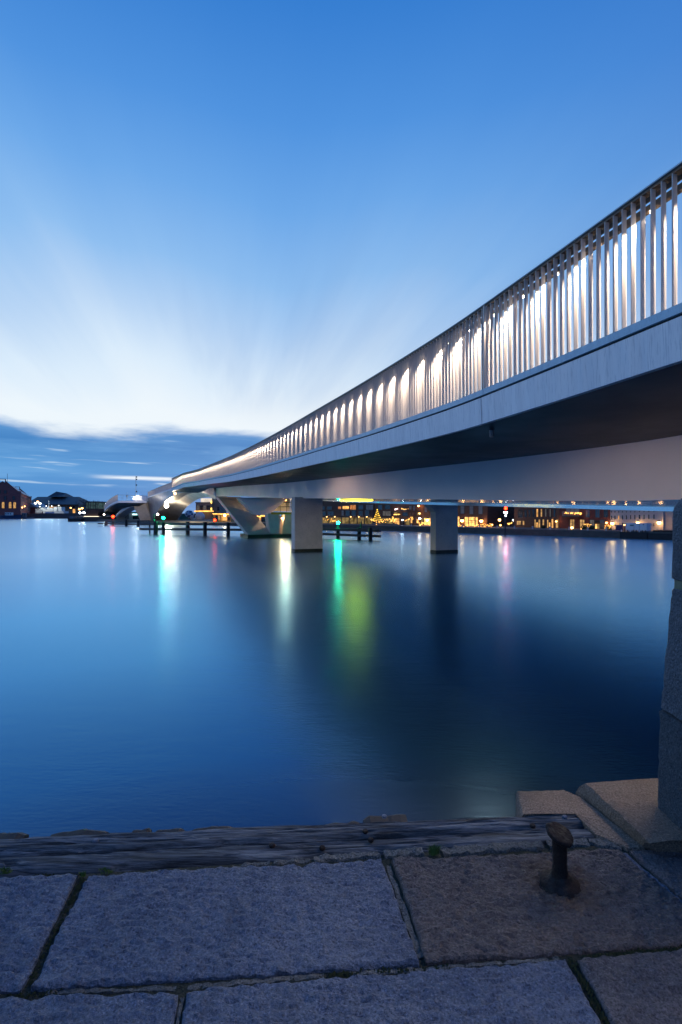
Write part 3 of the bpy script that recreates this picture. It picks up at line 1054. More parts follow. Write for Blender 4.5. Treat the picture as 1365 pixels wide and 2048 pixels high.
for dj in (8.465, 70.5, 74.42):
    p, t, n = station(dj)
    mb = MB()
    mb.obox(p + n * 0.05 + Vector((0, 0, 0.69)), n * 0.055, t * (0.018 if dj < 74 else 0.06), (0, 0, 0.69))
    mb.build('joint_post', M_FIN, bridge)
# little bracket lamp on the rail and the lamp housings under the soffit
p, t, n = station(23.3)
mb = MB()
mb.bar(p + n * 0.3 + Vector((0, 0, 1.38)), p + n * 0.3 + Vector((0, 0, 1.58)), 0.03, 0.03)
mb.bar(p + n * 0.3 + Vector((0, 0, 1.56)), p + n * 0.3 + t * -0.26 + Vector((0, 0, 1.52)), 0.05, 0.04)
mb.build('rail_bracket', M_CAPRAIL, bridge)
M_HOUSE = pm('lamp_housing', (0.55, 0.44, 0.38), (0.38, 0.29, 0.25), nscale=30, rough=0.5)
for px, py, w in ((985.5, 862, 0.55), (569, 947, 0.75)):
    best = min((abs(CX + FPX * (station(dd)[0] + station(dd)[2] * w).x / (station(dd)[0] + station(dd)[2] * w).y - px), dd) for dd in [2.6 + 0.05 * k for k in range(900)])[1]
    p, t, n = station(best)
    c = p + n * w + Vector((0, 0, -0.56))
    mb = MB()
    mb.lathe(c - Vector((0, 0, 0.125)), [(0.028, 0.0), (0.040, 0.006), (0.042, 0.10), (0.048, 0.112), (0.048, 0.14)], 14)
    o = mb.build('soffit_lamp', M_HOUSE, bridge, smooth=True)
    sl = bpy.data.lights.new('soffit_lamp_light', 'SPOT')
    sl.energy = {985.5: 95, 569: 240}[px]
    sl.color = (1.0, 0.74, 0.52)
    sl.spot_size = R(165)
    sl.spot_blend = 0.4
    sl.shadow_soft_size = 0.04
    so = bpy.data.objects.new('soffit_lamp_light', sl)
    COL.objects.link(so)
    so.parent = bridge
    so.location = c - bo - Vector((0, 0, 0.14))
    so.rotation_euler = (0, R(-20), math.atan2(n.y, n.x))

# ---- piers
def pier(px, d, front, length, py_top, flare, foot):
    p, t, n = station(foot)
    c = W(px, HY, d)
    c.z = 0
    zt_ = EYE + (HY - py_top) / FPX * d + 0.10
    zf = EYE + (HY - 1024.5) / FPX * d
    def ring(z, l, r, k=0.0):
        return [Vector((*(c + n * l - t * k).xy, z)), Vector((*(c + n * r - t * k).xy, z)), Vector((*(c + n * r + t * (length + k)).xy, z)), Vector((*(c + n * l + t * (length + k)).xy, z))]
    mb = MB()
    rings = [ring(0.20, 0, front), ring(zf, 0, front)]
    if flare:
        rings.append(ring(zt_ - 0.10, -flare, front))
        rings.append(ring(zt_, -flare, front))
    else:
        rings.append(ring(zt_, 0, front))
    mb.loft(rings)
    o = recalc(mb.build('pier', M_PIER, bridge))
    mb = MB()
    mb.loft([ring(-1.5, 0, front, 0.012), ring(0.21, -0.012, front + 0.012, 0.012)])
    recalc(mb.build('tide_band', M_ALGAE, o))
    return c, t, n, zt_


c, t, n, ztp = pier(590.0, 35.0, 2.0, 0.85, 997.0, 0.0, 33.6)
pier(872.0, 33.9, 1.70, 0.70, 1009.7, 0.50, 30.5)

# V-shaped support further out
p, t, n = station(55)
def quad(px1, py1, d1, px2, py2, d2, deep):
    a, b = W(px1, py1, d1), W(px2, py2, d2)
    return [a, b, b + t * deep, a + t * deep]
mb = MB()
mb.loft([quad(500, 1073, 55.0, 546, 1070.5, 57.0, 2.0), quad(436, 994, 67.0, 482, 993.5, 68.5, 2.2)])
recalc(mb.build('inclined_strut', M_PIER, bridge))
mb = MB()
mb.loft([[W(512, 1029, 60.5), W(540, 1029, 60), W(540, 1029, 60) + t * 2.5, W(512, 1029, 60.5) + t * 2.5], [W(479, 995, 62), W(579, 994, 59.5), W(579, 994, 59.5) + t * 2.5, W(479, 995, 62) + t * 2.5]])
recalc(mb.build('counterweight_box', M_GIRDER, bridge))
mb = MB()
a, b = W(496, 1071, 54.6), W(604, 1071, 57.5)
mb.slab([Vector((q.x, q.y, -1.5)) for q in (a, b, b + t * 4.5, a + t * 4.5)], (0, 0, 1.86))
recalc(mb.build('pile_cap', M_ALGAE, bridge))
for xb0, xb1, xt0, xt1, dd in ((541, 559, 536, 560, 57.6), (564, 590, 570, 594, 58.2)):
    mb = MB()
    mb.loft([[W(xb0, 1070, dd), W(xb1, 1070, dd), W(xb1, 1070, dd) + t * 1.6, W(xb0, 1070, dd) + t * 1.6], [W(xt0, 1027, dd), W(xt1, 1027, dd), W(xt1, 1027, dd) + t * 1.6, W(xt0, 1027, dd) + t * 1.6]])
    recalc(mb.build('support_column', M_PIER, bridge))
M_YELLOW = pm('yellow_paint', (0.88, 0.44, 0.004), (0.76, 0.37, 0.004), nscale=3, rough=0.4)
mb = MB()
mb.bar(W(543, 1026.4, 57.0), W(606, 1026.4, 57.0), 0.3, 0.26)
mb.build('yellow_beam', M_YELLOW, bridge)
M_CREAM = pm('cream_panel', (0.55, 0.46, 0.34), (0.46, 0.38, 0.28), nscale=2, rough=0.6)
for k in range(3):
    x0 = 541 + k * 20
    mb = MB()
    mb.slab([W(x0 + 0.5, 997, 66), W(x0 + 19.5, 997, 66), W(x0 + 19.5, 1023, 66), W(x0 + 0.5, 1023, 66)], (0, 0.2, 0))
    mb.build('inner_panel', M_CREAM, bridge)
mb = MB()
for y in (1004.5, 1013.5):
    mb.bar(W(541, y, 65.6), W(604, y, 65.6), 0.05, 0.07)
for x in (561, 574, 588):
    mb.bar(W(x, 997, 65.7), W(x, 1024, 65.7), 0.06, 0.05)
mb.build('inner_frame', M_BLACK, bridge)


WATT = {'wall_lamp': 0.4, 'street_lamp': 0.4, 'navigation_light': 0.5}      # how strongly the small lamps light what stands round them


def glow(parent, name, c, r, mat, watts=0.0, col=(1, 0.8, 0.5), shift=None):
    mb = MB()
    mb.ball(c, r, 12, 8)
    o = mb.build(name, mat, parent, smooth=True)
    if watts:
        l = bpy.data.lights.new(name + '_light', 'POINT')
        l.energy = watts * WATT.get(parent.name.split('.')[0], 1.0)
        l.color = col
        l.shadow_soft_size = r
        lo = bpy.data.objects.new(name + '_light', l)
        COL.objects.link(lo)
        lo.parent = parent
        lo.location = Vector(c) - origin(parent) + (shift or Vector((0, -r * 1.3, 0)))
    return o


M_WARM = em('warm_lamp', (1.0, 0.44, 0.11), 16.0)
M_WARMHOT = em('hot_warm_lamp', (1.0, 0.50, 0.15), 30.0)
M_LEFTHOT = em('left_bank_flood', (0.95, 0.98, 0.95), 8.0)
M_WHITEHOT = em('white_flood', (1.0, 0.88, 0.72), 55.0)
M_COOL = em('cool_lamp', (0.88, 0.95, 1.0), 60.0)
M_DIMWARM = em('dim_warm_lamp', (1.0, 0.52, 0.16), 9.0)
glow(bridge, 'work_lamp', W(565, 1036.5, 58.6), 0.12, M_WARM, 60, (1, 0.62, 0.30))
glow(bridge, 'work_lamp', W(572, 1000, 63.5), 0.10, M_WARM, 700, (1, 0.72, 0.42))
o = glow(bridge, 'end_lamp', W(350.5, 987, 74.0), 0.15, M_WARMHOT, 260, (1, 0.72, 0.42))
# yellow channel lights recessed in the polished underside
M_YLAMP = em('yellow_channel_light', (1.0, 0.80, 0.03), 7.0)
for dd, ww in ((28.6, 4.90), (29.4, 4.95), (30.2, 5.0)):
    p, t2, n2 = station(dd - 2.4)
    c = p + n2 * ww + Vector((0, 0, -1.80 - 0.185 * (ww - 4) / 7 - 0.06))
    mb = MB()
    mb.obox(c, t2 * 0.35, n2 * 0.58, (0, 0, 0.03))
    mb.build('channel_light', M_YLAMP, bridge)

# ------------------------------------------------------------------ sliding span with its arched steel belly
M_HULL = pm('brushed_hull_steel', (0.34, 0.33, 0.33), (0.26, 0.26, 0.27), nscale=0.25, rough=0.38, rvar=0.08, metal=0.35)
ST = [((428, 992, 70), (428, 976, 70), (432, 999, 76)), ((408, 985.5, 77), (404, 973.5, 76), (420, 995, 83)), ((388, 984, 84), (385, 974, 84), (410, 995, 90)),
      ((370, 984.5, 92), (369, 975, 92), (400, 997, 98)), ((354, 988, 101), (356, 977, 101), (391, 1001, 107)), ((341, 995, 111), (345, 979.5, 111), (382, 1007, 117)),
      ((330, 1004, 121), (332, 983.5, 121), (374, 1014, 127)), ((320, 1016, 131), (318, 988.0, 131), (366, 1024, 137)), ((312, 1030, 140), (305, 992.7, 140), (358, 1036, 146)),
      ((306, 1046, 146), (292, 998, 146), (353, 1047, 152))]
span = thing('sliding_span', 'sliding middle span of the bridge with a curved floodlit steel belly', 'bridge span', W(330, HY + 20, 120))
span.location.z = 0
rings, tops = [], []
for a, b, c in ST:
    N_, T_, F_ = W(*a), W(*b), W(*c)
    off = Vector((F_.x - N_.x, F_.y - N_.y, 0))
    mid = N_.lerp(F_, 0.5)
    rings.append([T_, N_, mid + Vector((0, 0, 0.45)), F_, T_ + off])
    tops.append((T_, off))


def dense(rings, k=6):
    """Catmull-Rom refinement along the run of rings."""
    res = []
    n = len(rings)
    for i in range(n - 1):
        r0, r1, r2, r3 = rings[max(0, i - 1)], rings[i], rings[i + 1], rings[min(n - 1, i + 2)]
        for s_ in range(k):
            u = s_ / k
            res.append([0.5 * ((2 * b) + (c - a) * u + (2 * a - 5 * b + 4 * c - d_) * u * u + (3 * b - a - 3 * c + d_) * u ** 3) for a, b, c, d_ in zip(r0, r1, r2, r3)])
    res.append(rings[-1])
    return res


mb = MB()
DR = dense(rings)
mb.loft(DR)
o = recalc(mb.build('hull', M_HULL, span))
nt_ = [r[0] for r in DR]
wv = Vector((0.86, 0.5, 0))
mb = MB()
mb.loft([[p + Vector((0, 0, 0.02)) - wv * 0.05, p + Vector((0, 0, 0.34)) - wv * 0.05, p + Vector((0, 0, 0.34)) + wv * 0.3, p + Vector((0, 0, 0.02)) + wv * 0.3] for p in nt_[24:-2]])
recalc(mb.build('kerb_strip', M_FASCIA, span))
mb = MB()
mb.loft([[p + Vector((0, 0, z)) + wv * w for w, z in ((0, 1.68), (0, 1.76), (0.15, 1.76), (0.15, 1.68))] for p in nt_[24:-2]])
recalc(mb.build('handrail', M_CAPRAIL, span))
mb = MB()
ld2 = bpy.data.lights.new('span_rail_light', 'POINT')
ld2.energy = 14
ld2.color = (1, 0.86, 0.68)
ld2.shadow_soft_size = 0.1
for i in range(24, len(nt_) - 3):
    a, b = nt_[i], nt_[i + 1]
    k = max(1, int((b - a).length / 0.4))
    for j in range(k):
        p = a.lerp(b, j / k)
        mb.obox(p + wv * 0.05 + Vector((0, 0, 1.01)), wv * 0.05, Vector((-0.5, 0.86, 0)) * 0.03, (0, 0, 0.67))
    if i % 2 == 0:
        lo = bpy.data.objects.new('span_rail_light', ld2)
        COL.objects.link(lo)
        lo.parent = span
        lo.location = a + wv * 0.5 + Vector((0, 0, 1.3)) - span.location
tag(mb.build('baluster_row', M_FIN, span), kind='stuff')
mb = MB()
mb.slab([W(291, 992.5, 147), W(300, 990.5, 144), W(296.5, 999, 146)], (0.4, 0.9, 0))
recalc(mb.build('end_coping', M_PAINT, span))
glow(span, 'floodlight', W(333.5, 1011.5, 121.5), 0.48, M_WHITEHOT, 4200, (1, 0.80, 0.52), Vector((0.6, -0.8, -1.7)))
glow(span, 'floodlight', W(332.5, 1007.2, 119.5), 0.24, M_WHITEHOT, 1200, (1, 0.80, 0.52), Vector((0.6, -0.8, -1.4)))
glow(span, 'marker_lamp', W(316, 1028.5, 132), 0.22, M_WHITEHOT)

# ------------------------------------------------------------------ far fixed part of the bridge
ramp = thing('far_bridge_ramp', 'far landing of the bridge with a railed platform and a red light before it', 'bridge', W(262, HY, 148))
ramp.location.z = 0
LE = [(235, 1001.5, 140), (228, 1004.5, 147), (221, 1008.5, 155), (215, 1013, 165), (210.5, 1018, 177), (207, 1024, 192)]
lef = dense([[W(*q), W(*q) + Vector((7.7, 0.9, 0))] for q in LE], 5)
mb = MB()
mb.loft([[a, b, b - Vector((0, 0, 0.55)), a - Vector((0, 0, 0.55))] for a, b in lef])
recalc(mb.build('deck', M_FASCIA, ramp))
mb = MB()
mb.loft([[a + Vector((0.4, 0.3, -0.56)), b + Vector((-0.3, 0.3, -0.56)), b + Vector((-2.2, 0.3, -1.5)), a + Vector((2.6, 0.3, -1.3))] for a, b in lef])
recalc(mb.build('soffit', M_SOFFIT, ramp))
mb = MB()
for (a, _), (b, _) in zip(lef[:-1], lef[1:]):
    k = max(1, int((b - a).length / 0.34))
    for j in range(k):
        p = a.lerp(b, j / k)
        mb.obox(p + Vector((0.1, 0, 0.80)), (0.06, 0, 0), (0, 0.02, 0), (0, 0, 0.80))
tag(mb.build('baluster_row', M_FIN, ramp), kind='stuff')
mb = MB()
mb.loft([[a + Vector((-0.03, 0, 1.60)), a + Vector((-0.03, 0, 1.70)), a + Vector((0.25, 0, 1.70)), a + Vector((0.25, 0, 1.60))] for a, b in lef])
recalc(mb.build('handrail', M_CAPRAIL, ramp))
for i in range(0, len(lef) - 2, 2):
    lo = bpy.data.objects.new('ramp_rail_light', ld2)
    COL.objects.link(lo)
    lo.parent = ramp
    lo.location = lef[i][0] + Vector((-0.5, -0.3, 1.3)) - ramp.location
e0, e1 = lef[0]
mb = MB()
mb.bar(e0 + Vector((0, 0, 1.62)), e1 + Vector((0, 0, 1.42)), 0.07, 0.09)
mb.bar(e0 + Vector((0, 0, 0.8)), e1 + Vector((0, 0, 0.72)), 0.03, 0.03)
for k in range(0, 7):
    p = e0.lerp(e1, k / 6)
    mb.bar(p, p + Vector((0, 0, 1.5)), 0.05, 0.05)
mb.build('end_railing', M_CAPRAIL, ramp)
mb = MB()
mb.loft([[W(283, 1044, 147), W(305, 1044, 148), W(305, 1044, 148) + Vector((0, 3, 0)), W(283, 1044, 147) + Vector((0, 3, 0))], [W(263.5, 1004.5, 142), W(290, 1004.5, 143), W(290, 1004.5, 143) + Vector((0, 3, 0)), W(263.5, 1004.5, 142) + Vector((0, 3, 0))]])
recalc(mb.build('leaning_leg', M_PIER, ramp))
AR = [(263.5, 1005, 1013, 143), (255, 1010, 1017, 148), (247, 1015.5, 1022, 154), (239, 1022, 1027.5, 160), (232, 1030, 1034.5, 166)]
mb = MB()
mb.loft([[W(x, y0, dd), W(x, y1, dd), W(x, y1, dd) + Vector((2, 2, 0)), W(x, y0, dd) + Vector((2, 2, 0))] for x, y0, y1, dd in AR])
recalc(mb.build('arch_rib', M_GIRDER, ramp))
mb = MB()
mb.slab([W(266, 1001, 141.5), W(266, 996, 141.5), W(276, 990.5, 141.5), W(280, 990.5, 141.5), W(287, 1001, 141.5)], (0.6, 2.5, 0))
recalc(mb.build('wing_wall', M_PAINT, ramp))
glow(ramp, 'wall_lamp', W(269, 995, 140.6), 0.10, M_WHITEHOT, 130, (1, 0.9, 0.75))
glow(ramp, 'wall_lamp', W(275, 992.5, 140.6), 0.10, M_WHITEHOT, 130, (1, 0.9, 0.75))
mb = MB()
mb.tube([W(272.3, 1001, 143), W(272.3, 952, 143)], [0.10, 0.07], 8)
ms = tag(mb.build('signal_mast', M_CAPRAIL), 'thin tall mast with small camera boxes standing on the far bridge platform', 'mast')
mb = MB()
for y in (954, 958.5, 970, 983):
    q = W(272.8, y, 143)
    mb.box(q.x - 0.05, q.x + 0.24, q.y - 0.15, q.y + 0.15, q.z - 0.16, q.z + 0.16)
mb.build('camera_box', M_BLACK, ms)
mb = MB()
mb.tube([W(254.5, 1001, 143), W(254.5, 984, 143)], [0.07, 0.04], 8)
q = W(254.5, 992, 143)
mb.box(q.x - 0.22, q.x + 0.22, q.y - 0.2, q.y + 0.2, q.z - 0.30, q.z + 0.30)
tag(mb.build('signal_post', M_CAPRAIL), 'short post with a dark box on the end railing of the far platform', 'signal post')

# ------------------------------------------------------------------ timber ship fenders in the channel, navigation lights on their piles
def fender(label, piles, rails, loc_px, group='timber fenders guarding the bridge piers'):
    """piles: (px, base_py, top_py, px width). rails: ((px, py), (px, py), px thickness) levels taken at the depth of the water line."""
    f = thing('timber_fender', label, 'timber fender', (W(*loc_px).x, W(*loc_px).y, 0), group)
    for px, yb, yt, w in piles:
        d_ = FPX * EYE / (yb - HY)
        a, b = W(px, yb, d_), W(px, yt, d_)
        r = w / 2 / FPX * d_
        mb = MB()
        mb.tube([a - Vector((0, 0, 1.2)), b - Vector((0, 0, 0.06)), b], [r * 1.05, r, r * 0.8], 12)
        mb.build('pile', M_TARPILE, f, smooth=False)
    for (x0, y0, d0_), (x1, y1, d1_), th in rails:
        a, b = W(x0, y0, d0_), W(x1, y1, d1_)
        k = max(1, int((b - a).length / 6))
        for i in range(k):
            mb = MB()
            p_, q_ = a.lerp(b, i / k), a.lerp(b, (i + 0.994) / k)
            mb.bar(p_, q_, 0.30, th / FPX * (d0_ + d1_) / 2)
            mb.build('waling', M_WALE, f)
    return f


dn = lambda yb: FPX * EYE / (yb - HY)
fender('long timber fender left of the V shaped support with a green light',
       [(312, 1069, 1042, 8.5), (327.5, 1069, 1043.5, 7), (376, 1068.5, 1043, 8), (410.5, 1071, 1044, 7.5), (457, 1072, 1045.5, 7), (300, 1067, 1047, 3)],
       [((279.5, 1047.5, 66), (487, 1049, 61), 4.6), ((279.5, 1058, 66), (487, 1059.5, 61), 4.6), ((300, 1048.5, 72), (430, 1048, 72), 4)], (380, HY, 63))
fender('right timber fender of three piles between the two bridge piers with a green light',
       [(676.5, 1077, 1053.5, 7), (719, 1079, 1056, 7.5), (741.5, 1081, 1055, 7.5)],
       [((610, 1057.3, 56), (762, 1061.5, 50.5), 5), ((610, 1066.5, 56), (762, 1072.5, 50.5), 4.6)], (700, HY, 53))
fender('farthest timber fender under the far platform with a red light on its pile',
       [(212.5, 1050.5, 1040, 6), (226.5, 1050.5, 1039, 5.5), (253, 1052.5, 1039, 5), (277, 1053, 1040.5, 5)],
       [((197, 1041.5, 112), (300, 1044, 104), 3.4), ((197, 1047, 112), (300, 1049.5, 104), 2.6), ((215, 1042.5, 118), (300, 1043, 114), 3)], (250, HY, 108))


def navlight(px, py, d_, mat, col, label, watts):
    c_ = W(px, py, d_)
    t_ = thing('navigation_light', label, 'navigation light', c_ - Vector((0, 0, 0.55)), 'navigation lights of the bridge channel')
    mb = MB()
    mb.lathe(c_ - Vector((0, 0, 0.55)), [(0.11, 0), (0.09, 0.04), (0.06, 0.08), (0.06, 0.34), (0.12, 0.38), (0.12, 0.42)], 12)
    mb.build('housing', M_BLACK, t_)
    glow(t_, 'lens', c_, 0.165 if d_ < 80 else 0.30, mat, watts, col)
    return t_


M_GREEN = em('green_signal', (0.0015, 1.0, 0.40), 150.0)
M_RED = em('red_signal', (1.0, 0.018, 0.004), 26.0)
navlight(327, 1036, 64.6, M_GREEN, (0.0, 1, 0.40), 'green navigation light on the pile of the fender left of the V support', 160)
navlight(676.5, 1046, 54.0, M_GREEN, (0.0, 1, 0.40), 'green navigation light on the fender pile between the two piers', 170)
navlight(226.5, 1033, 115, M_RED, (1, 0.06, 0.02), 'red navigation light in front of the far bridge platform', 260)
navlight(430, 1040.5, 66, M_RED, (1, 0.06, 0.02), 'red navigation light behind the near fender under the arch', 60)
for px, yb, yt, d_, lab in ((723, 1056, 1041, 52, 'green painted marker stake on the middle pile of the right fender'), (308.5, 1044, 1027, 65, 'green marker stake on the stout pile at the left end of the near fender')):
    mb = MB()
    mb.tube([W(px, yb, d_), W(px, yt, d_)], [0.12, 0.05], 8)
    tag(mb.build('marker_stake', pm('green_stake', (0.015, 0.07, 0.04), (0.02, 0.09, 0.05), nscale=4, rough=0.6)), lab, 'marker stake', 'green stakes on the fenders')

# ------------------------------------------------------------------ opposite quay: facade plane helpers
FA = QA + QN * 7.0


def fac(px, py, off=0.0):
    """(t, z): place along the facade line and height of what is seen at a point, on the facade plane pushed off metres back."""
    k = (px - CX) / FPX
    a = FA + QN * off
    t_ = (k * a.y - a.x) / (QU.x - k * QU.y)
    d_ = (a + QU * t_).y
    return t_, EYE + (HY - py) / FPX * d_


def at(t_, z, off=0.0):
    p_ = FA + QU * t_ + QN * off
    return Vector((p_.x, p_.y, z))


M_BRICKD = pm('dark_brick', (0.050, 0.030, 0.028), (0.034, 0.022, 0.022), scale=(1, 1, 3), nscale=1.6, rough=0.8)
M_BRICKR = pm('red_brick', (0.150, 0.040, 0.032), (0.110, 0.030, 0.026), scale=(1, 1, 3), nscale=1.6, rough=0.8)
M_BRICKB = pm('brown_brick', (0.140, 0.060, 0.036), (0.105, 0.044, 0.028), scale=(1, 1, 3), nscale=1.6, rough=0.8)
M_PLAST = pm('pale_plaster', (0.40, 0.38, 0.38), (0.32, 0.31, 0.32), nscale=0.5, rough=0.8, c3=(0.24, 0.23, 0.24), spot=0.3)
M_GREYW = pm('grey_wall', (0.15, 0.145, 0.14), (0.12, 0.115, 0.11), nscale=0.8, rough=0.8)
M_ROOF = pm('slate_roof', (0.075, 0.085, 0.10), (0.055, 0.062, 0.075), scale=(1, 1, 3), nscale=1.0, rough=0.6)
M_ROOFB = pm('blue_grey_roof', (0.32, 0.36, 0.42), (0.24, 0.28, 0.33), nscale=0.5, rough=0.5)
M_FRAME = pm('window_frame', (0.06, 0.05, 0.045), (0.05, 0.04, 0.04), nscale=3, rough=0.6)
M_FRAMEW = pm('window_frame_pale', (0.40, 0.38, 0.36), (0.34, 0.32, 0.30), nscale=3, rough=0.6)
M_GLASS = pm('dark_glass', (0.012, 0.018, 0.026), (0.02, 0.028, 0.04), nscale=0.7, rough=0.08, spec=0.8)
M_CURT = pm('curtained_glass', (0.20, 0.20, 0.21), (0.15, 0.15, 0.17), scale=(3, 3, 0.4), nscale=2, rough=0.35)
M_BLUEG = pm('bluish_glass', (0.035, 0.065, 0.10), (0.05, 0.085, 0.12), nscale=0.9, rough=0.1, spec=0.8)
E_CREAM = em('lit_cream', (1.0, 0.55, 0.20), 0.55, 0.55, 1.6)
E_WARM = em('lit_warm', (1.0, 0.48, 0.14), 0.95, 0.5, 1.8)
E_BRIGHT = em('lit_bright', (1.0, 0.50, 0.14), 1.7, 0.55, 3.2)
E_DIM = em('lit_dim', (0.90, 0.62, 0.24), 0.22, 0.8, 1.1)
E_ORANGE = em('lit_orange', (1.0, 0.36, 0.12), 0.45, 0.6, 2.0)
E_PALE = em('lit_pale', (0.62, 0.58, 0.58), 0.16, 0.4, 1.4)
E_TEAL = em('lit_teal_office', (0.16, 0.30, 0.32), 0.20, 0.8, 1.2)
WM = {'dark': M_GLASS, 'curt': M_CURT, 'blue': M_BLUEG, 'cream': E_CREAM, 'warm': E_WARM, 'bright': E_BRIGHT, 'dim': E_DIM, 'orange': E_ORANGE, 'pale': E_PALE, 'teal': E_TEAL}


def win(parent, P0, U, Nn, t0, t1, z0, z1, mat, frame=M_FRAME, panes=1, arch=False, deep=0.05):
    """A window: frame of real bars proud of the wall, panes behind them. P0 + U*t + z; Nn points into the wall."""
    b_ = min(0.07, (t1 - t0) * 0.13)
    P = lambda t_, z, o_: Vector((*(P0 + U * t_ + Nn * o_).xy, z))
    mb = MB()
    def piece(ta, tb, za_, zb_, o0, o1):
        mb.loft([[P(ta, za_, o0), P(tb, za_, o0), P(tb, zb_, o0), P(ta, zb_, o0)], [P(ta, za_, o1), P(tb, za_, o1), P(tb, zb_, o1), P(ta, zb_, o1)]])
    piece(t0 - b_, t1 + b_, z0 - b_, z0, -deep, -0.003)
    piece(t0 - b_, t1 + b_, z1, z1 + b_, -deep, -0.003)
    piece(t0 - b_, t0, z0, z1, -deep, -0.003)
    piece(t1, t1 + b_, z0, z1, -deep, -0.003)
    for i in range(1, panes):
        tm = t0 + (t1 - t0) * i / panes
        piece(tm - b_ * 0.35, tm + b_ * 0.35, z0, z1, -deep * 0.8, -0.003)
    if (z1 - z0) > 1.3 * (t1 - t0) / panes and not arch:
        zm = z0 + (z1 - z0) * 0.62
        piece(t0, t1, zm - b_ * 0.3, zm + b_ * 0.3, -deep * 0.75, -0.003)
    f_ = recalc(mb.build('window', frame, parent))
    for i in range(panes):
        ta, tb = t0 + (t1 - t0) * i / panes, t0 + (t1 - t0) * (i + 1) / panes
        mb = MB()
        if arch:
            c_, r_ = (ta + tb) / 2, (tb - ta) / 2
            pts = [(ta, z0), (tb, z0)] + [(c_ + r_ * math.cos(R(a_)), z1 - r_ + r_ * math.sin(R(a_))) for a_ in range(0, 181, 30)]
        else:
            pts = [(ta, z0), (tb, z0), (tb, z1), (ta, z1)]
        mb.loft([[P(x, z, -0.030) for x, z in pts], [P(x, z, -0.004) for x, z in pts]])
        recalc(mb.build('pane', mat, f_))
    return f_


def house(name, label, x0, x1, top, mat, wins, depth=11.0, off=0.0, roof=None, group='buildings along the opposite quay', frame=M_FRAME):
    """Building on the opposite quay: wins = (px0, py0, px1, py1, kind[, panes])."""
    t0, t1 = fac(x0, HY, off)[0], fac(x1, HY, off)[0]
    h_ = thing(name, label, 'building', at((t0 + t1) / 2, QZ, off + depth / 2), group)
    mb = MB()
    mb.slab([at(t0, QZ - 0.3, off), at(t1, QZ - 0.3, off), at(t1, QZ - 0.3, off + depth), at(t0, QZ - 0.3, off + depth)], (0, 0, top - QZ + 0.3))
    recalc(mb.build('wall', mat, h_))
    mb = MB()
    if roof == 'gable':
        e_ = 0.35
        A_, B_ = at(t0 - e_, top, off - e_), at(t1 + e_, top, off - e_)
        C_, D_ = at(t1 + e_, top, off + depth + e_), at(t0 - e_, top, off + depth + e_)
        r0_, r1_ = at(t0, top + 2.2, off + depth / 2), at(t1, top + 2.2, off + depth / 2)
        mb.add([A_, B_, C_, D_, r0_, r1_], [(0, 1, 5, 4), (2, 3, 4, 5), (0, 4, 3), (1, 2, 5), (0, 3, 2, 1)])
        recalc(mb.build('roof', M_ROOF, h_))
    else:
        mb.slab([at(t0 - 0.12, top, off - 0.12), at(t1 + 0.12, top, off - 0.12), at(t1 + 0.12, top, off + depth), at(t0 - 0.12, top, off + depth)], (0, 0, 0.22))
        recalc(mb.build('roof', M_ROOF, h_))
    for wdef in wins:
        xa, ya, xb, yb, kind = wdef[:5]
        ta, zt__ = fac(xa, ya, off)
        tb, _ = fac(xb, ya, off)
        zb__ = fac((xa + xb) / 2, yb, off)[1]
        zt__ = fac((xa + xb) / 2, ya, off)[1]
        win(h_, FA + QN * off, QU, QN, ta, tb, max(QZ + 0.03, zb__), zt__, WM[kind], frame, wdef[5] if len(wdef) > 5 else 1)
    return h_


hA = house('apartment_block', 'dark apartment block with lit storefront glazing left of the lit garden tree', 598, 748, 6.4, M_BRICKD,
           [(677, 1013, 683, 1018, 'orange'), (686, 1012, 698, 1018, 'warm'), (701, 1010, 712.5, 1019, 'orange'), (718, 1011, 727, 1018.5, 'blue'), (733, 1010, 755 - 8, 1019.5, 'curt', 3),
            (655, 1013, 664, 1019, 'dark'), (640, 1013, 650, 1019, 'dark'), (684, 1021, 688, 1031, 'curt'), (704, 1021, 712, 1032, 'dark'), (718, 1022, 726, 1032, 'dark'), (731, 1021, 739, 1032, 'dark'),
            (692, 1021, 700, 1032, 'dark'), (656, 1023, 668, 1031, 'dark', 2), (640, 1023, 652, 1031, 'dark', 2),
            (645.5, 1035, 657, 1048, 'dim', 2), (658.5, 1035, 669, 1048, 'dim', 2), (670.5, 1035, 683, 1048, 'dim', 2), (685, 1035, 698.5, 1048.5, 'dim', 2), (700, 1035, 714, 1048.5, 'dim', 2), (716, 1035, 729, 1049, 'dim', 2), (731, 1035, 745.5, 1049, 'dim', 2),
            (605, 1035, 640, 1048, 'dim', 4)])
hB = house('apartment_block', 'brown black apartment block with lit door between the garden tree and the right pier', 749.5, 868, 6.6, M_BRICKB,
           [(766.5, 1022.5, 782, 1031.5, 'pale', 3), (789, 1024, 800, 1031, 'dim'), (803, 1015, 816, 1021, 'dark'), (757, 1010, 765, 1019, 'blue'), (771, 1010, 781, 1018, 'dark'), (819, 1012, 824, 1020, 'curt'), (827, 1012, 831, 1021, 'curt'),
            (790, 1036, 799.5, 1051, 'warm', 2), (804, 1038, 809, 1051, 'dark'), (812, 1038, 820, 1051, 'dim'), (822, 1039, 826.5, 1046, 'warm'), (834, 1038.5, 838.5, 1046, 'bright'), (843, 1037, 847, 1050, 'dim'), (849, 1036, 862, 1051, 'bright', 2),
            (835, 1024, 842, 1031, 'dim'), (850, 1014, 855, 1024, 'curt'), (806, 1025, 816, 1032, 'dark'), (752, 1036, 786, 1048, 'dim', 3)])
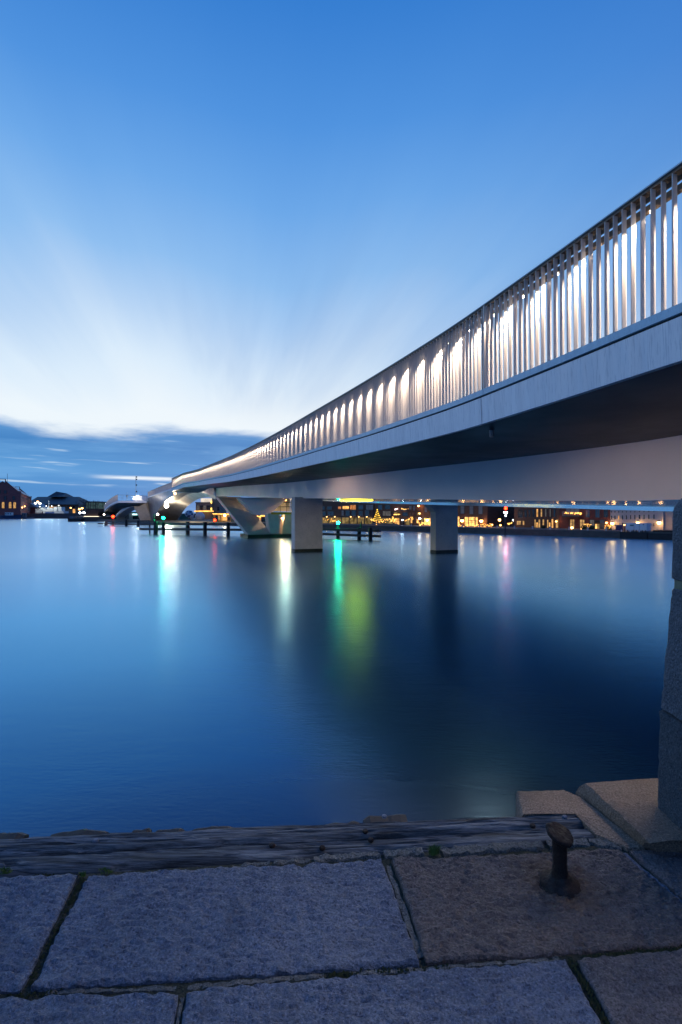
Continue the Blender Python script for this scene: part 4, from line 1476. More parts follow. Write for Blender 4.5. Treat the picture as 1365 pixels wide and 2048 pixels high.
hC = house('corner_cafe', 'red brick corner cafe with a brightly lit glass front right of the right pier', 868.5, 975, 6.3, M_BRICKB,
           [(922, 1012, 929, 1027, 'curt'), (940, 1012, 947, 1028, 'curt'), (958, 1012, 965.5, 1028, 'curt'), (902, 1012, 909, 1027, 'curt'), (884, 1012, 891, 1027, 'curt'), (914.5, 1033, 919.5, 1051, 'bright'), (930.5, 1034, 937, 1051.5, 'bright'), (938.5, 1034, 950, 1040, 'bright'), (938.5, 1041, 950, 1052, 'bright', 2), (952, 1034, 956, 1052, 'bright'), (890, 1034, 905, 1051, 'warm', 2)])
hD = house('distant_house', 'dim distant house with small grey windows seen between the cafe and the brown warehouse', 968, 1032, 8.6, M_GREYW,
           [(983, 1016, 986.5, 1021, 'pale'), (992, 1017, 997, 1022.5, 'pale'), (1004, 1017.5, 1009, 1022, 'pale'), (983, 1025, 987, 1030, 'curt'), (992, 1025, 997, 1030, 'pale'), (1004, 1026, 1009, 1030, 'curt'), (1021, 1019, 1025, 1024, 'curt'), (1021, 1027, 1025, 1032, 'dark')], off=22)
hE = house('brick_warehouse', 'brown brick warehouse with tall narrow windows left of the dark red house', 1029, 1119, 6.6, M_BRICKB,
           [(1037, 1020, 1045, 1035, 'dark', 2), (1050, 1020, 1053.5, 1034, 'dark'), (1058, 1020, 1061, 1034, 'dark'), (1066, 1019, 1069, 1034, 'dark'), (1073.8, 1018, 1077, 1033.5, 'warm'), (1082.2, 1018, 1085, 1033, 'cream'), (1091, 1018, 1093.5, 1033, 'pale'), (1100, 1018, 1102.3, 1033, 'pale'), (1108, 1018, 1111, 1033, 'dark'),
            (1034.5, 1042, 1038.2, 1049.5, 'cream'), (1039, 1042, 1042.5, 1049.5, 'cream'), (1046.3, 1042, 1049.3, 1049.5, 'cream'), (1069.7, 1039, 1072.3, 1056, 'cream'), (1073, 1045, 1077, 1056, 'warm'), (1078, 1039, 1081, 1056, 'cream'), (1086, 1039, 1089, 1053.5, 'cream'),
            (1095, 1039.5, 1097.5, 1056, 'cream'), (1098.6, 1045, 1101.6, 1053, 'warm'), (1104, 1038, 1107.3, 1056, 'warm'), (1112.5, 1039, 1117, 1055.5, 'cream')], roof='gable')
hF = house('red_house', 'dark red brick house with a garlanded balcony left of the pale warehouse', 1119.6, 1220.5, 6.7, M_BRICKR,
           [(1172.5, 1019.5, 1179.5, 1034, 'blue', 2), (1192, 1018, 1199.5, 1034.5, 'blue', 2), (1133, 1013, 1159, 1026, 'curt', 3), (1141, 1039, 1149.5, 1060, 'cream', 2), (1161, 1039.5, 1169.5, 1055.5, 'cream', 2), (1181, 1040, 1189, 1059.5, 'pale', 2), (1191, 1048, 1195, 1058.5, 'bright'), (1195.6, 1048, 1199.5, 1058.5, 'dim'), (1201, 1040, 1209, 1058, 'blue', 2), (1209, 1019, 1216, 1034, 'dark', 2)], roof='gable')
# balcony and shop board of the red house
ta, zb_ = fac(1131, 1034)
tb, _ = fac(1163, 1034)
mb = MB()
mb.slab([at(ta, zb_, -0.9), at(tb, zb_, -0.9), at(tb, zb_, -0.004), at(ta, zb_, -0.004)], (0, 0, 0.14))
bal = recalc(mb.build('balcony', M_FRAME, hF))
mb = MB()
for i in range(15):
    q = at(ta + (tb - ta) * i / 14, zb_ + 0.14, -0.87)
    mb.bar(q, q + Vector((0, 0, 0.5)), 0.03, 0.03)
mb.bar(at(ta, zb_ + 0.66, -0.87), at(tb, zb_ + 0.66, -0.87), 0.05, 0.05)
mb.build('balcony_railing', M_FRAMEW, bal)
ta, z1_ = fac(1190, 1041)
tb, z0_ = fac(1200.3, 1046.5)
mb = MB()
mb.slab([at(ta, z0_, -0.08), at(tb, z0_, -0.08), at(tb, z1_, -0.08), at(ta, z1_, -0.08)], QN * 0.076)
recalc(mb.build('shop_board', M_BLACK, hF))
xs = (1223.8, 1230.7, 1238.2, 1245.6, 1253.5, 1262, 1270.5, 1279.6, 1288.8, 1298.4, 1308.6)
hG = house('long_warehouse', 'long pale plastered warehouse with rows of small dark windows at the right', 1221.2, 1327, 6.9, M_PLAST,
           [(x - (1.7 if k == 7 else 1.1), 1031.5 - 0.25 * k, x + (1.7 if k == 7 else 1.1), 1039 - 0.12 * k, 'warm' if k == 2 else 'dark') for k, x in enumerate(xs)] +
           [(x - 1.0, 1022, x + 1.0, 1025 - 0.1 * k, 'dark') for k, x in enumerate(xs)] + [(x - 1.1, 1046, x + 1.1, 1052, 'cream' if k in (2, 9) else 'dark') for k, x in enumerate(xs) if k not in (4, 5, 6, 7, 8)], roof='gable', frame=M_FRAMEW)
hH = house('corner_house', 'pale corner house with a lit side just left of the granite post', 1327.6, 1420, 6.8, M_PLAST, [(1350, 1030, 1356, 1040, 'dark'), (1370, 1030, 1376, 1040, 'dark')], off=0.5)

# ------------------------------------------------------------------ lamps on the opposite quay
def lamp_on_wall(px, py, mat, r, label, watts=60, off=0.0, col=(1, 0.52, 0.18), proud=0.35):
    t_, z = fac(px, py, off - proud)
    c_ = at(t_, z, off - proud)
    th_ = thing('wall_lamp', label, 'wall lamp', c_, 'wall lamps along the opposite quay')
    mb = MB()
    mb.bar(c_ + Vector((0, 0, r + 0.04)), c_ + Vector((0, 0, r + 0.04)) + QN * (proud - 0.01), 0.05, 0.05)
    mb.lathe(c_ + Vector((0, 0, r * 0.4)), [(r * 1.1, 0), (r * 0.9, r * 0.5), (r * 0.3, r * 0.8)], 10)
    mb.build('bracket', M_FRAME, th_)
    glow(th_, 'lamp_glass', c_, r, mat, watts, col)


def lamp_post(px, py, off, mat, r, label, watts=80, col=(1, 0.54, 0.20)):
    t_, z = fac(px, py, off)
    c_ = at(t_, z, off)
    th_ = thing('street_lamp', label, 'street lamp', Vector((c_.x, c_.y, QZ)), 'street lamps on the opposite quay')
    mb = MB()
    mb.tube([Vector((c_.x, c_.y, QZ)), Vector((c_.x, c_.y, c_.z - r))], [0.06, 0.04], 8)
    mb.lathe(c_ + Vector((0, 0, r * 0.5)), [(r * 1.2, 0), (r * 0.9, r * 0.5), (r * 0.2, r * 0.9)], 10)
    mb.build('post', M_FRAME, th_)
    glow(th_, 'lamp_glass', c_, r, mat, watts, col)


lamp_on_wall(924.5, 1041, M_WARMHOT, 0.22, 'large warm wall lamp left of the bright cafe front', 60)
lamp_on_wall(963, 1041.5, M_WARMHOT, 0.22, 'large warm wall lamp right of the bright cafe front', 60)
lamp_on_wall(855, 1039.5, M_WARMHOT, 0.22, 'glaring warm lamp cluster just left of the right pier', 60)
lamp_on_wall(837.5, 1011.5, M_WARM, 0.16, 'orange lamp high on the brown block under the bridge', 40, col=(1, 0.45, 0.12))
lamp_on_wall(839.5, 1026.5, M_DIMWARM, 0.14, 'small warm lamp below the orange one on the brown block', 15)
lamp_on_wall(1113, 1042.5, M_WARM, 0.11, 'small warm lamp at the right corner of the brown warehouse', 25)
lamp_on_wall(1213.5, 1045, M_WARM, 0.12, 'small warm lamp at the right corner of the red house', 40)
lamp_on_wall(1225, 1046.5, M_WARMHOT, 0.17, 'floodlight on the pale warehouse above the blue container', 50)
lamp_on_wall(1276, 1045, M_WARMHOT, 0.15, 'floodlight on the pale warehouse above the white cabin', 45)
lamp_on_wall(1318.5, 1045, M_WARMHOT, 0.19, 'floodlight at the right end of the pale warehouse', 70)
for k, x in enumerate((654, 670, 702, 718, 734)):
    lamp_on_wall(x, 1033.3, M_DIMWARM, 0.10, 'small downlight over the storefront glazing, ' + ('first', 'second', 'third', 'fourth', 'fifth')[k] + ' from the left', 14)
lamp_post(999.5, 1039.5, -1.5, M_WARMHOT, 0.17, 'warm street lamp in the gap between cafe and brown warehouse', 80)
lamp_post(985, 1049, -3.5, M_WARM, 0.09, 'low white lamp at the right end of the cafe hedge', 12)
lamp_post(1001.5, 1050.2, -4.2, M_WARM, 0.10, 'low lamp below the street lamp in the gap', 16)
lamp_post(1144.5, 1055, -2.0, M_WARMHOT, 0.13, 'bright low lamp in front of the left lit window of the red house', 50)
lamp_post(1166, 1053.5, -2.0, M_WARM, 0.08, 'upper of two small lamps before the second lit window of the red house', 10)
lamp_post(1163.5, 1057, -2.4, M_WARM, 0.08, 'lower of two small lamps before the second lit window of the red house', 10)
lamp_post(840, 1037, -1.0, M_COOL, 0.10, 'cool white lamp right of the lit windows of the brown block', 15, (0.9, 0.95, 1))
lamp_post(805, 1039.5, -1.5, M_COOL, 0.09, 'cool white lamp right of the lit door of the brown block', 15, (0.9, 0.95, 1))
lamp_post(1026, 1039.8, -1.0, M_COOL, 0.055, 'tiny white lamp left of the brown warehouse', 4, (0.9, 0.95, 1))


def garland(label, pts, off, mat, r=0.045, n=30, jit=0.05, seed=1, name='light_garland'):
    rnd_ = random.Random(seed)
    mb = MB()
    P_ = [at(*fac(x, y, off), off) for x, y in pts]
    for _ in range(n):
        s_ = rnd_.random() * (len(P_) - 1)
        i_ = int(s_)
        p_ = P_[i_].lerp(P_[i_ + 1], s_ - i_)
        p_ = p_ + QU * rnd_.gauss(0, jit) + QN * rnd_.gauss(0, jit) + Vector((0, 0, rnd_.gauss(0, jit)))
        mb.ball(p_, r * rnd_.uniform(0.7, 1.3), 5, 3)
    return tag(mb.build(name, mat), label, 'string lights', 'strings of lights on the opposite quay')


E_BULB = em('garland_bulb', (1.0, 0.44, 0.08), 2.6)
E_BULBW = em('garland_bulb_hot', (1.0, 0.46, 0.10), 3.6)
garland('string of warm lights along the balcony of the red house', [(1131.5, 1026), (1142, 1026.5), (1150, 1027), (1158, 1025.5), (1162, 1028)], -0.95, E_BULBW, 0.05, 46, 0.07, 1)
garland('yellow lights strung along the hedge in front of the cafe', [(914, 1051), (930, 1052), (950, 1051.5), (970, 1050.5), (983, 1050)], -3.2, E_BULBW, 0.045, 70, 0.10, 2)
garland('yellow lights strung low before the storefront glazing', [(645, 1039), (652, 1040), (660, 1038), (666, 1043), (672, 1041)], -2.5, E_BULB, 0.05, 42, 0.12, 3)
garland('long low row of lights on the ground before the storefront', [(645, 1049), (690, 1050), (745, 1051)], -3.5, E_BULB, 0.035, 70, 0.06, 4)
garland('dense yellow string lights on the terrace fence right of the garden tree', [(744, 1040), (760, 1043), (775, 1039), (790, 1042), (787, 1037)], -4.0, E_BULBW, 0.055, 90, 0.16, 5)
garland('string of lights rising over the terrace of the brown block', [(808, 1042), (815, 1039), (824, 1035), (826, 1041)], -1.6, E_BULBW, 0.05, 24, 0.08, 6)
garland('bright yellow lights on a bush just left of the right pier', [(840, 1049), (850, 1046), (860, 1043), (862, 1048)], -3.0, E_BULBW, 0.06, 60, 0.14, 7)
garland('warm lights in the gap right of the low lamps', [(1016, 1048), (1020, 1046.5), (1024, 1046)], -3.0, E_BULBW, 0.05, 20, 0.06, 8)
garland('row of warm lights on the balcony of the brown block', [(803.5, 1017), (808, 1019), (816, 1018)], -0.4, E_BULBW, 0.045, 24, 0.05, 9)
garland('pale pink lights beside the balcony of the brown block', [(789, 1019), (796, 1018)], -0.4, em('pink_bulb', (1, 0.7, 0.66), 8), 0.05, 12, 0.04, 10)
garland('straight yellow light strip over the lit door of the brown block', [(788, 1029), (800, 1028.6)], -0.3, E_BULBW, 0.045, 34, 0.03, 11)
garland('yellow light bar in an upper window of the dark block', [(686, 1014), (697, 1014), (698, 1018)], -0.3, E_BULBW, 0.040, 26, 0.02, 12)
garland('lights along the ground at the foot of the corner house', [(1318, 1061), (1332, 1060.5)], -1.2, E_BULB, 0.04, 20, 0.04, 13)


def bush(label, px, py, w, h_, off, seed, lit=0):
    rnd_ = random.Random(seed)
    c_ = at(*fac(px, py, off), off)
    c_.z = QZ
    th_ = thing('potted_bush', label, 'bush', c_, 'lit bushes on the opposite quay')
    mb = MB()
    for _ in range(150):
        a_ = rnd_.uniform(0, 6.283)
        rr__ = rnd_.random() ** 0.5
        p_ = c_ + QU * (w * rr__ * math.cos(a_)) + QN * (0.3 * rr__ * math.sin(a_)) + Vector((0, 0, h_ * rnd_.random() ** 0.8 * (1.1 - 0.4 * rr__)))
        d1_ = Vector((rnd_.uniform(-1, 1), rnd_.uniform(-1, 1), rnd_.uniform(-1, 1))) * 0.10
        d2_ = Vector((rnd_.uniform(-1, 1), rnd_.uniform(-1, 1), rnd_.uniform(-1, 1))) * 0.10
        mb.add([p_ - d1_, p_ + d2_, p_ + d1_, p_ - d2_], [(0, 1, 2, 3)])
    mb.build('foliage', M_BUSH, th_)
    if lit:
        mb = MB()
        for _ in range(lit):
            p_ = c_ + QU * rnd_.uniform(-w, w) + QN * rnd_.uniform(-0.4, 0.2) + Vector((0, 0, h_ * rnd_.uniform(0.25, 1.05)))
            mb.ball(p_, 0.035, 5, 3)
        mb.build('fairy_lights', E_BULBW, th_)


M_BUSH = pm('evergreen_leaf', (0.030, 0.050, 0.020), (0.045, 0.065, 0.026), nscale=5, rough=0.7)
bush('bush hung with yellow lights left of the shop door of the red house', 1176, 1057, 0.38, 0.62, -2.2, 1, 46)
bush('bush hung with yellow lights at the right corner of the red house', 1217, 1057, 0.36, 0.55, -2.2, 2, 40)
bush('dark round bush left of the lit bush by the red house', 1168, 1058, 0.30, 0.50, -2.6, 3)
bush('dark bush right of the lit bush by the red house', 1184, 1058, 0.32, 0.42, -2.6, 4)
bush('dark low bush before the brown warehouse', 1087, 1057, 0.22, 0.36, -2.6, 5)

# garden tree hung with lights on the barge-like terrace
tr = at(*fac(755, 1046, -5.5), -5.5)
tr.z = 1.15
gt = thing('christmas_tree', 'small fir tree wound with yellow lights on the floating terrace', 'tree', tr)
mb = MB()
mb.tube([tr, tr + Vector((0, 0, 0.4))], 0.06, 8)
mb.build('trunk', M_TARPILE, gt)
mb = MB()
rnd = random.Random(2)
for _ in range(420):
    h_ = rnd.random()
    r_ = 0.72 * (1 - h_) * rnd.uniform(0.6, 1.0)
    a_ = rnd.uniform(0, 6.283)
    p_ = tr + Vector((r_ * math.cos(a_), r_ * math.sin(a_), 0.28 + 1.75 * h_ - 0.10 * r_))
    o_ = Vector((math.cos(a_), math.sin(a_), -0.35)) * 0.16
    s_ = Vector((-math.sin(a_), math.cos(a_), 0)) * 0.05
    mb.add([p_ - o_ * 0.5 - s_, p_ - o_ * 0.5 + s_, p_ + o_], [(0, 1, 2)])
mb.build('crown', M_BUSH, gt)
mb = MB()
for k in range(110):
    h_ = k / 110
    a_ = h_ * 6.283 * 5.5
    r_ = 0.74 * (1 - h_) + 0.03
    mb.ball(tr + Vector((r_ * math.cos(a_), r_ * math.sin(a_), 0.25 + 1.78 * h_)), 0.035, 5, 3)
mb.ball(tr + Vector((0, 0, 2.1)), 0.09, 6, 4)
mb.build('fairy_lights', em('tree_bulb', (1.0, 0.58, 0.06), 4.0), gt)

# floating timber terrace
bg0, bg1 = W(744, HY, 86.5), W(813, HY, 76.5)
bt = thing('floating_terrace', 'floating terrace with a purple grey board wall moored at the opposite quay', 'floating terrace', Vector(((bg0.x + bg1.x) / 2, (bg0.y + bg1.y) / 2, 0)))
mb = MB()
nn_ = Vector((0.722, 0.691, 0)) * 4.0
mb.slab([Vector((*q.xy, -0.3)) for q in (bg0, bg1, bg1 + nn_, bg0 + nn_)], (0, 0, 0.58))
recalc(mb.build('pontoon', M_BLACK, bt))
M_BOARD = pm('purple_grey_board', (0.13, 0.12, 0.15), (0.10, 0.095, 0.12), scale=(1, 1, 0.2), nscale=5, rough=0.7)
board = None
for k in range(22):
    a_, b_ = bg0.lerp(bg1, (k + 0.03) / 22), bg0.lerp(bg1, (k + 0.97) / 22)
    hgt = 1.06 if k < 17 else 1.06 - 0.09 * (k - 16)
    mb = MB()
    mb.slab([Vector((*a_.xy, 0.29)), Vector((*b_.xy, 0.29)), Vector((*b_.xy, hgt)), Vector((*a_.xy, hgt))], QN * 0.06)
    recalc(mb.build('plank', M_BOARD, bt))

# blue container, white cabin on a pontoon, mooring posts, red signal
def cuboid(name, label, cat, x0, x1, y0, y1, off, deep, mat, group=None):
    ta_, zt_ = fac(x0, y0, off)
    tb_, zb_ = fac(x1, y1, off)
    zt_ = (zt_ + fac(x1, y0, off)[1]) / 2
    th_ = thing(name, label, cat, at((ta_ + tb_) / 2, zb_, off + deep / 2), group)
    mb = MB()
    mb.slab([at(ta_, zb_, off), at(tb_, zb_, off), at(tb_, zb_, off + deep), at(ta_, zb_, off + deep)], (0, 0, zt_ - zb_))
    recalc(mb.build('body', mat, th_))
    return th_, ta_, tb_, zb_, zt_


M_BLUEC = pm('blue_container_paint', (0.022, 0.030, 0.16), (0.016, 0.022, 0.12), nscale=2, rough=0.5)
M_WHITEC = pm('white_cabin_paint', (0.62, 0.62, 0.68), (0.54, 0.54, 0.60), nscale=1, rough=0.5)
th_, ta, tb, zb_, zt_ = cuboid('blue_container', 'dark blue container left of the white cabin on the opposite quay', 'container', 1231.5, 1246, 1050, 1065.5, -4.5, 2.0, M_BLUEC)
for k in range(7):
    mb = MB()
    t_ = ta + (tb - ta) * (k + 0.5) / 7
    mb.slab([at(t_ - 0.03, zb_ + 0.03, -4.53), at(t_ + 0.03, zb_ + 0.03, -4.53), at(t_ + 0.03, zt_ - 0.03, -4.53), at(t_ - 0.03, zt_ - 0.03, -4.53)], QN * 0.027)
    recalc(mb.build('rib', M_BLUEC, th_))
th_, ta, tb, zb_, zt_ = cuboid('site_cabin', 'white site cabin with a lit left end on a dark pontoon', 'cabin', 1252, 1294, 1046.5, 1061.5, -5.6, 1.6, M_WHITEC)
mb = MB()
for t_ in (0.40, 0.655):
    q = ta + (tb - ta) * t_
    mb.slab([at(q - 0.012, zb_, -5.62), at(q + 0.012, zb_, -5.62), at(q + 0.012, zt_, -5.62), at(q - 0.012, zt_, -5.62)], QN * 0.018)
recalc(mb.build('panel_seam', M_GREYW, th_))
for xa, ya, xb, yb, mt_ in ((1260.5, 1049.2, 1267.5, 1052, pm('teal_sign', (0.03, 0.13, 0.16), (0.03, 0.11, 0.14), nscale=3, rough=0.5)), (1286, 1048.5, 1288.5, 1050, M_GLASS)):
    a_, z1_ = fac(xa, ya, -5.62)
    b_, z0_ = fac(xb, yb, -5.62)
    mb = MB()
    mb.slab([at(a_, z0_, -5.63), at(b_, z0_, -5.63), at(b_, z1_, -5.63), at(a_, z1_, -5.63)], QN * 0.028)
    recalc(mb.build('sign_board', mt_, th_))
lo_ = at(fac(1249, 1050, -4.0)[0], 1.5, -6.2)
lamp_post(1249.3, 1049.5, -5.0, M_DIMWARM, 0.08, 'dim lamp between the blue container and the white cabin', 40)
th_, ta, tb, zb_, zt_ = cuboid('mooring_pontoon', 'dark low pontoon with posts carrying the white cabin', 'pontoon', 1240, 1294.5, 1064, 1078, -7.4, 3.0, M_BLACK)
for k in range(9):
    q = at(ta + (tb - ta) * (0.05 + 0.11 * k), zt_, -7.3)
    mb = MB()
    mb.bar(q, q + Vector((0, 0, 0.22)), 0.06, 0.06)
    mb.build('post', M_WHITEC if k % 3 == 0 else M_BLACK, th_)
th_, ta, tb, zb_, zt_ = cuboid('moored_barge', 'low dark barge at the right end of the opposite quay', 'barge', 1296, 1360, 1067, 1080, -7.6, 3.0, M_BLACK)
mb = MB()
mb.slab([at(ta + 0.3, zt_, -7.0), at(tb - 0.3, zt_, -7.0), at(tb - 0.3, zt_, -5.2), at(ta + 0.3, zt_, -5.2)], (0, 0, 0.3))
recalc(mb.build('hatch', M_TARPILE, th_))

bl = MB()
bl.lathe((0, 0, 0), [(0.085, 0), (0.085, 0.26), (0.11, 0.28), (0.11, 0.34), (0.0005, 0.37)], 10)
bl0 = tag(bl.build('mooring_post', pm('white_post_paint', (0.40, 0.40, 0.44), (0.33, 0.33, 0.37), nscale=6, rough=0.5), loc=(0, 0, 0)), None, 'mooring post', 'white mooring posts on the edge of the opposite quay')
places = ((925, 'the left cafe lamp'), (959.5, 'the right cafe lamp'), (994.5, 'the street lamp in the gap'), (1029.5, 'the left corner of the brown warehouse'), (1065.7, 'the dark windows of the brown warehouse'),
          (1101, 'the lit right windows of the brown warehouse'), (1139, 'the left lit window of the red house'), (1176, 'the lit bush of the red house'), (1213, 'the right corner of the red house'), (823, 'the lit terrace of the brown block'))
for k, (px, wh) in enumerate(places):
    t_ = fac(px, HY, -6.8)[0]
    o = bl0 if k == 0 else bl0.copy()
    if k:
        COL.objects.link(o)
    o.location = at(t_, QZ, -6.8)
    o['label'] = 'white mooring post on the quay edge below ' + wh
sg = W(1012, 1016.5, 60)
st_ = thing('signal_board', 'traffic signal with a red light over four small white lights beyond the bridge', 'signal', Vector((sg.x, sg.y, QZ - 0.75)))
mb = MB()
mb.tube([Vector((sg.x, sg.y + 0.2, -1)), Vector((sg.x, sg.y + 0.2, sg.z + 0.3))], 0.07, 8)
mb.build('pole', M_BLACK, st_)
glow(st_, 'red_lens', sg, 0.17, M_RED, 60, (1, 0.06, 0.02))
for x, y in ((1009.2, 1024.8), (1014.2, 1024.8), (1011.5, 1027), (1012, 1031)):
    glow(st_, 'white_lens', W(x, y, 60), 0.055, M_COOL)

# ------------------------------------------------------------------ houses, domes and lights behind the arch
def facing(name, label, x0, x1, ytop, d_, deep, mat, wins=(), cat='building', group='buildings behind the bridge arch', z0=QZ, roofmat=None, yaw=0.0):
    """Building whose front faces the harbour at depth d_: wins = (px0, py0, px1, py1, kind[, panes])."""
    a_, b_ = W(x0, HY, d_), W(x1, HY, d_)
    top_ = W(x0, ytop, d_).z
    h_ = thing(name, label, cat, Vector(((a_.x + b_.x) / 2, d_ + deep / 2, z0)), group)
    mb = MB()
    mb.box(a_.x, b_.x, d_, d_ + deep, z0 - 0.3, top_)
    mb.build('wall', mat, h_)
    mb = MB()
    mb.box(a_.x - 0.15, b_.x + 0.15, d_ - 0.15, d_ + deep + 0.1, top_ + 0.002, top_ + 0.3)
    mb.build('roof', roofmat or M_ROOF, h_)
    for wd in wins:
        ta_, tb_ = W(wd[0], HY, d_).x, W(wd[2], HY, d_).x
        win(h_, Vector((0, d_, 0)), Vector((1, 0, 0)), Vector((0, 1, 0)), ta_, tb_, max(z0 + 0.05, W(0, wd[3], d_).z), W(0, wd[1], d_).z, WM[wd[4]], panes=wd[5] if len(wd) > 5 else 1, arch=len(wd) > 6)
    return h_


hI = facing('grey_office', 'grey flat roofed house with a warm light strip seen through the bridge arch', 392, 424, 1006, 170, 10, M_GREYW,
            [(394.5, 1011, 399, 1019.5, 'pale'), (401, 1011, 406, 1019.5, 'dark'), (407.5, 1011, 412.5, 1019.5, 'pale'), (414, 1011, 420.5, 1019.5, 'dark')])
mb = MB()
mb.box(W(402, HY, 171).x, W(423, HY, 171).x, 171, 178, W(0, 1005.6, 171).z, W(0, 996.5, 171).z)
mb.build('lit_roof_room', em('lit_roof_room_wall', (1.0, 0.86, 0.72), 0.75, 0.3, 0.6), hI)
mb = MB()
mb.box(W(390, HY, 169).x, W(427, HY, 169).x, 168.3, 169.6, W(0, 1023.5, 169).z, W(0, 1021.2, 169).z)
mb.build('lit_awning', em('awning_light', (1.0, 0.46, 0.10), 2.4, 0.4, 0.5), hI)
facing('grey_office', 'taller grey house at the right edge of the arch opening', 424.5, 440, 992, 172, 10, M_GREYW, [(435, 1014, 441 - 2, 1021, 'dark')])
for y, lab in ((1004, 'upper of two yellow wall lamps on the grey house in the arch'), (1018, 'lower of two yellow wall lamps on the grey house in the arch')):
    c_ = W(423.2, y, 169.6)
    th_ = thing('wall_lamp', lab, 'wall lamp', c_, 'yellow wall lamps in the arch')
    mb = MB()
    mb.box(c_.x - 0.16, c_.x + 0.16, c_.y - 0.1, c_.y + 0.1, c_.z - 0.42, c_.z + 0.42)
    mb.build('lamp_glass', em('yellow_wall_lamp', (1.0, 0.62, 0.10), 4.0), th_)
    mb = MB()
    mb.box(c_.x - 0.2, c_.x + 0.2, c_.y - 0.12, c_.y + 0.38, c_.z + 0.43, c_.z + 0.55)
    mb.build('hood', M_FRAME, th_)
hy = facing('yellow_kiosk', 'low yellow lit kiosk with a string of lights left of the V support', 426, 462, 1028.5, 118, 6, pm('yellow_wall', (0.42, 0.25, 0.06), (0.36, 0.21, 0.05), nscale=1, rough=0.7),
            [(431.5, 1031, 436, 1040.5, 'dark'), (437, 1031, 441, 1040.5, 'cream'), (443, 1031, 454.5, 1041, 'warm'), (456.5, 1032, 460, 1041, 'dark')])
facing('yellow_kiosk', 'second yellow lit kiosk seen through the V support', 510, 540, 1032, 112, 6, pm('yellow_wall2', (0.42, 0.25, 0.06), (0.36, 0.21, 0.05), nscale=1, rough=0.7),
       [(512, 1034.5, 517.5, 1043, 'dark'), (519, 1034, 522, 1043, 'warm'), (524, 1034.5, 534, 1043, 'dark')])


def string_at(label, pts, d_, mat, r, n, seed):
    rnd_ = random.Random(seed)
    mb = MB()
    P_ = [W(x, y, d_) for x, y in pts]
    for k in range(n):
        s_ = (k + 0.5) / n * (len(P_) - 1)
        i_ = int(s_)
        p_ = P_[i_].lerp(P_[i_ + 1], s_ - i_) + Vector((0, 0, rnd_.gauss(0, 0.03)))
        mb.ball(p_, r * rnd_.uniform(0.7, 1.3), 5, 3)
    tag(mb.build('light_garland', mat), label, 'string lights', 'strings of lights behind the bridge')


string_at('string of warm lights along the eaves of the low yellow kiosk', [(426, 1027.7), (458, 1028.3)], 117.4, E_BULBW, 0.09, 48, 1)
string_at('string of warm lights along the eaves of the kiosk in the V support', [(510, 1031.2), (521, 1033.5), (522, 1031.5), (537, 1032), (537, 1038)], 111.4, E_BULBW, 0.10, 64, 2)
c_ = W(450, 1030.5, 116)
th_ = thing('wall_lamp', 'round warm lamp in the middle of the low yellow kiosk', 'wall lamp', c_, 'yellow wall lamps in the arch')
mb = MB()
mb.bar(c_ + Vector((0, 0, 0.3)), c_ + Vector((0, 1.9, 0.3)), 0.06, 0.06)
mb.build('bracket', M_FRAME, th_)
glow(th_, 'lamp_glass', c_, 0.26, M_WARMHOT, 200)


def dome(label, px, py, rpx, d_, mats, seed):
    import bmesh
    c_ = W(px, py, d_)
    r_ = rpx / FPX * d_
    th_ = thing('dome_tent', label, 'dome tent', Vector((c_.x, c_.y, QZ)), 'faceted dome tents on the far bank')
    b_ = bmesh.new()
    bmesh.ops.create_icosphere(b_, subdivisions=2, radius=r_)
    for k in (0, 1):
        mb = MB()
        for i_, f_ in enumerate(b_.faces):
            if (i_ * 7 + seed) % 3 == 0 if k == 0 else (i_ * 7 + seed) % 3 != 0:
                vs = [c_ + v.co for v in f_.verts]
                if min(v.z for v in vs) < QZ - 0.3:
                    continue
                cen_ = sum(vs, Vector()) / 3
                vs = [cen_ + (v - cen_) * 0.97 for v in vs]
                nrm = (cen_ - c_).normalized() * 0.05
                mb.loft([[v - nrm for v in vs], vs])
        tag(recalc(mb.build('dome_panels', mats[k], th_)), kind='stuff')
    b_.free()


M_DBLUE = pm('blue_dome_panel', (0.035, 0.060, 0.14), (0.045, 0.075, 0.17), nscale=1, rough=0.35)
M_DPALE = pm('pale_dome_panel', (0.42, 0.44, 0.52), (0.34, 0.36, 0.44), nscale=1, rough=0.35)
dome('dark blue faceted dome tent seen through the bridge arch', 379, 1030, 10, 158, (M_DBLUE, M_DPALE), 0)
dome('pale faceted dome tent right of the blue dome', 400.5, 1033, 9.5, 152, (M_DPALE, M_DPALE), 1)
mb = MB()
mb.loft([[W(353, 1044, 156), W(382, 1044, 156), W(382, 1044, 156) + Vector((0, 3, 0)), W(353, 1044, 156) + Vector((0, 3, 0))], [W(366, 1028, 157), W(371, 1028, 157), W(371, 1028, 157) + Vector((0, 1, 0)), W(366, 1028, 157) + Vector((0, 1, 0))]])
tag(recalc(mb.build('green_tent', pm('green_canvas', (0.03, 0.09, 0.06), (0.025, 0.07, 0.05), nscale=1, rough=0.7))), 'dark green peaked tent between the arch foot and the blue dome', 'tent')

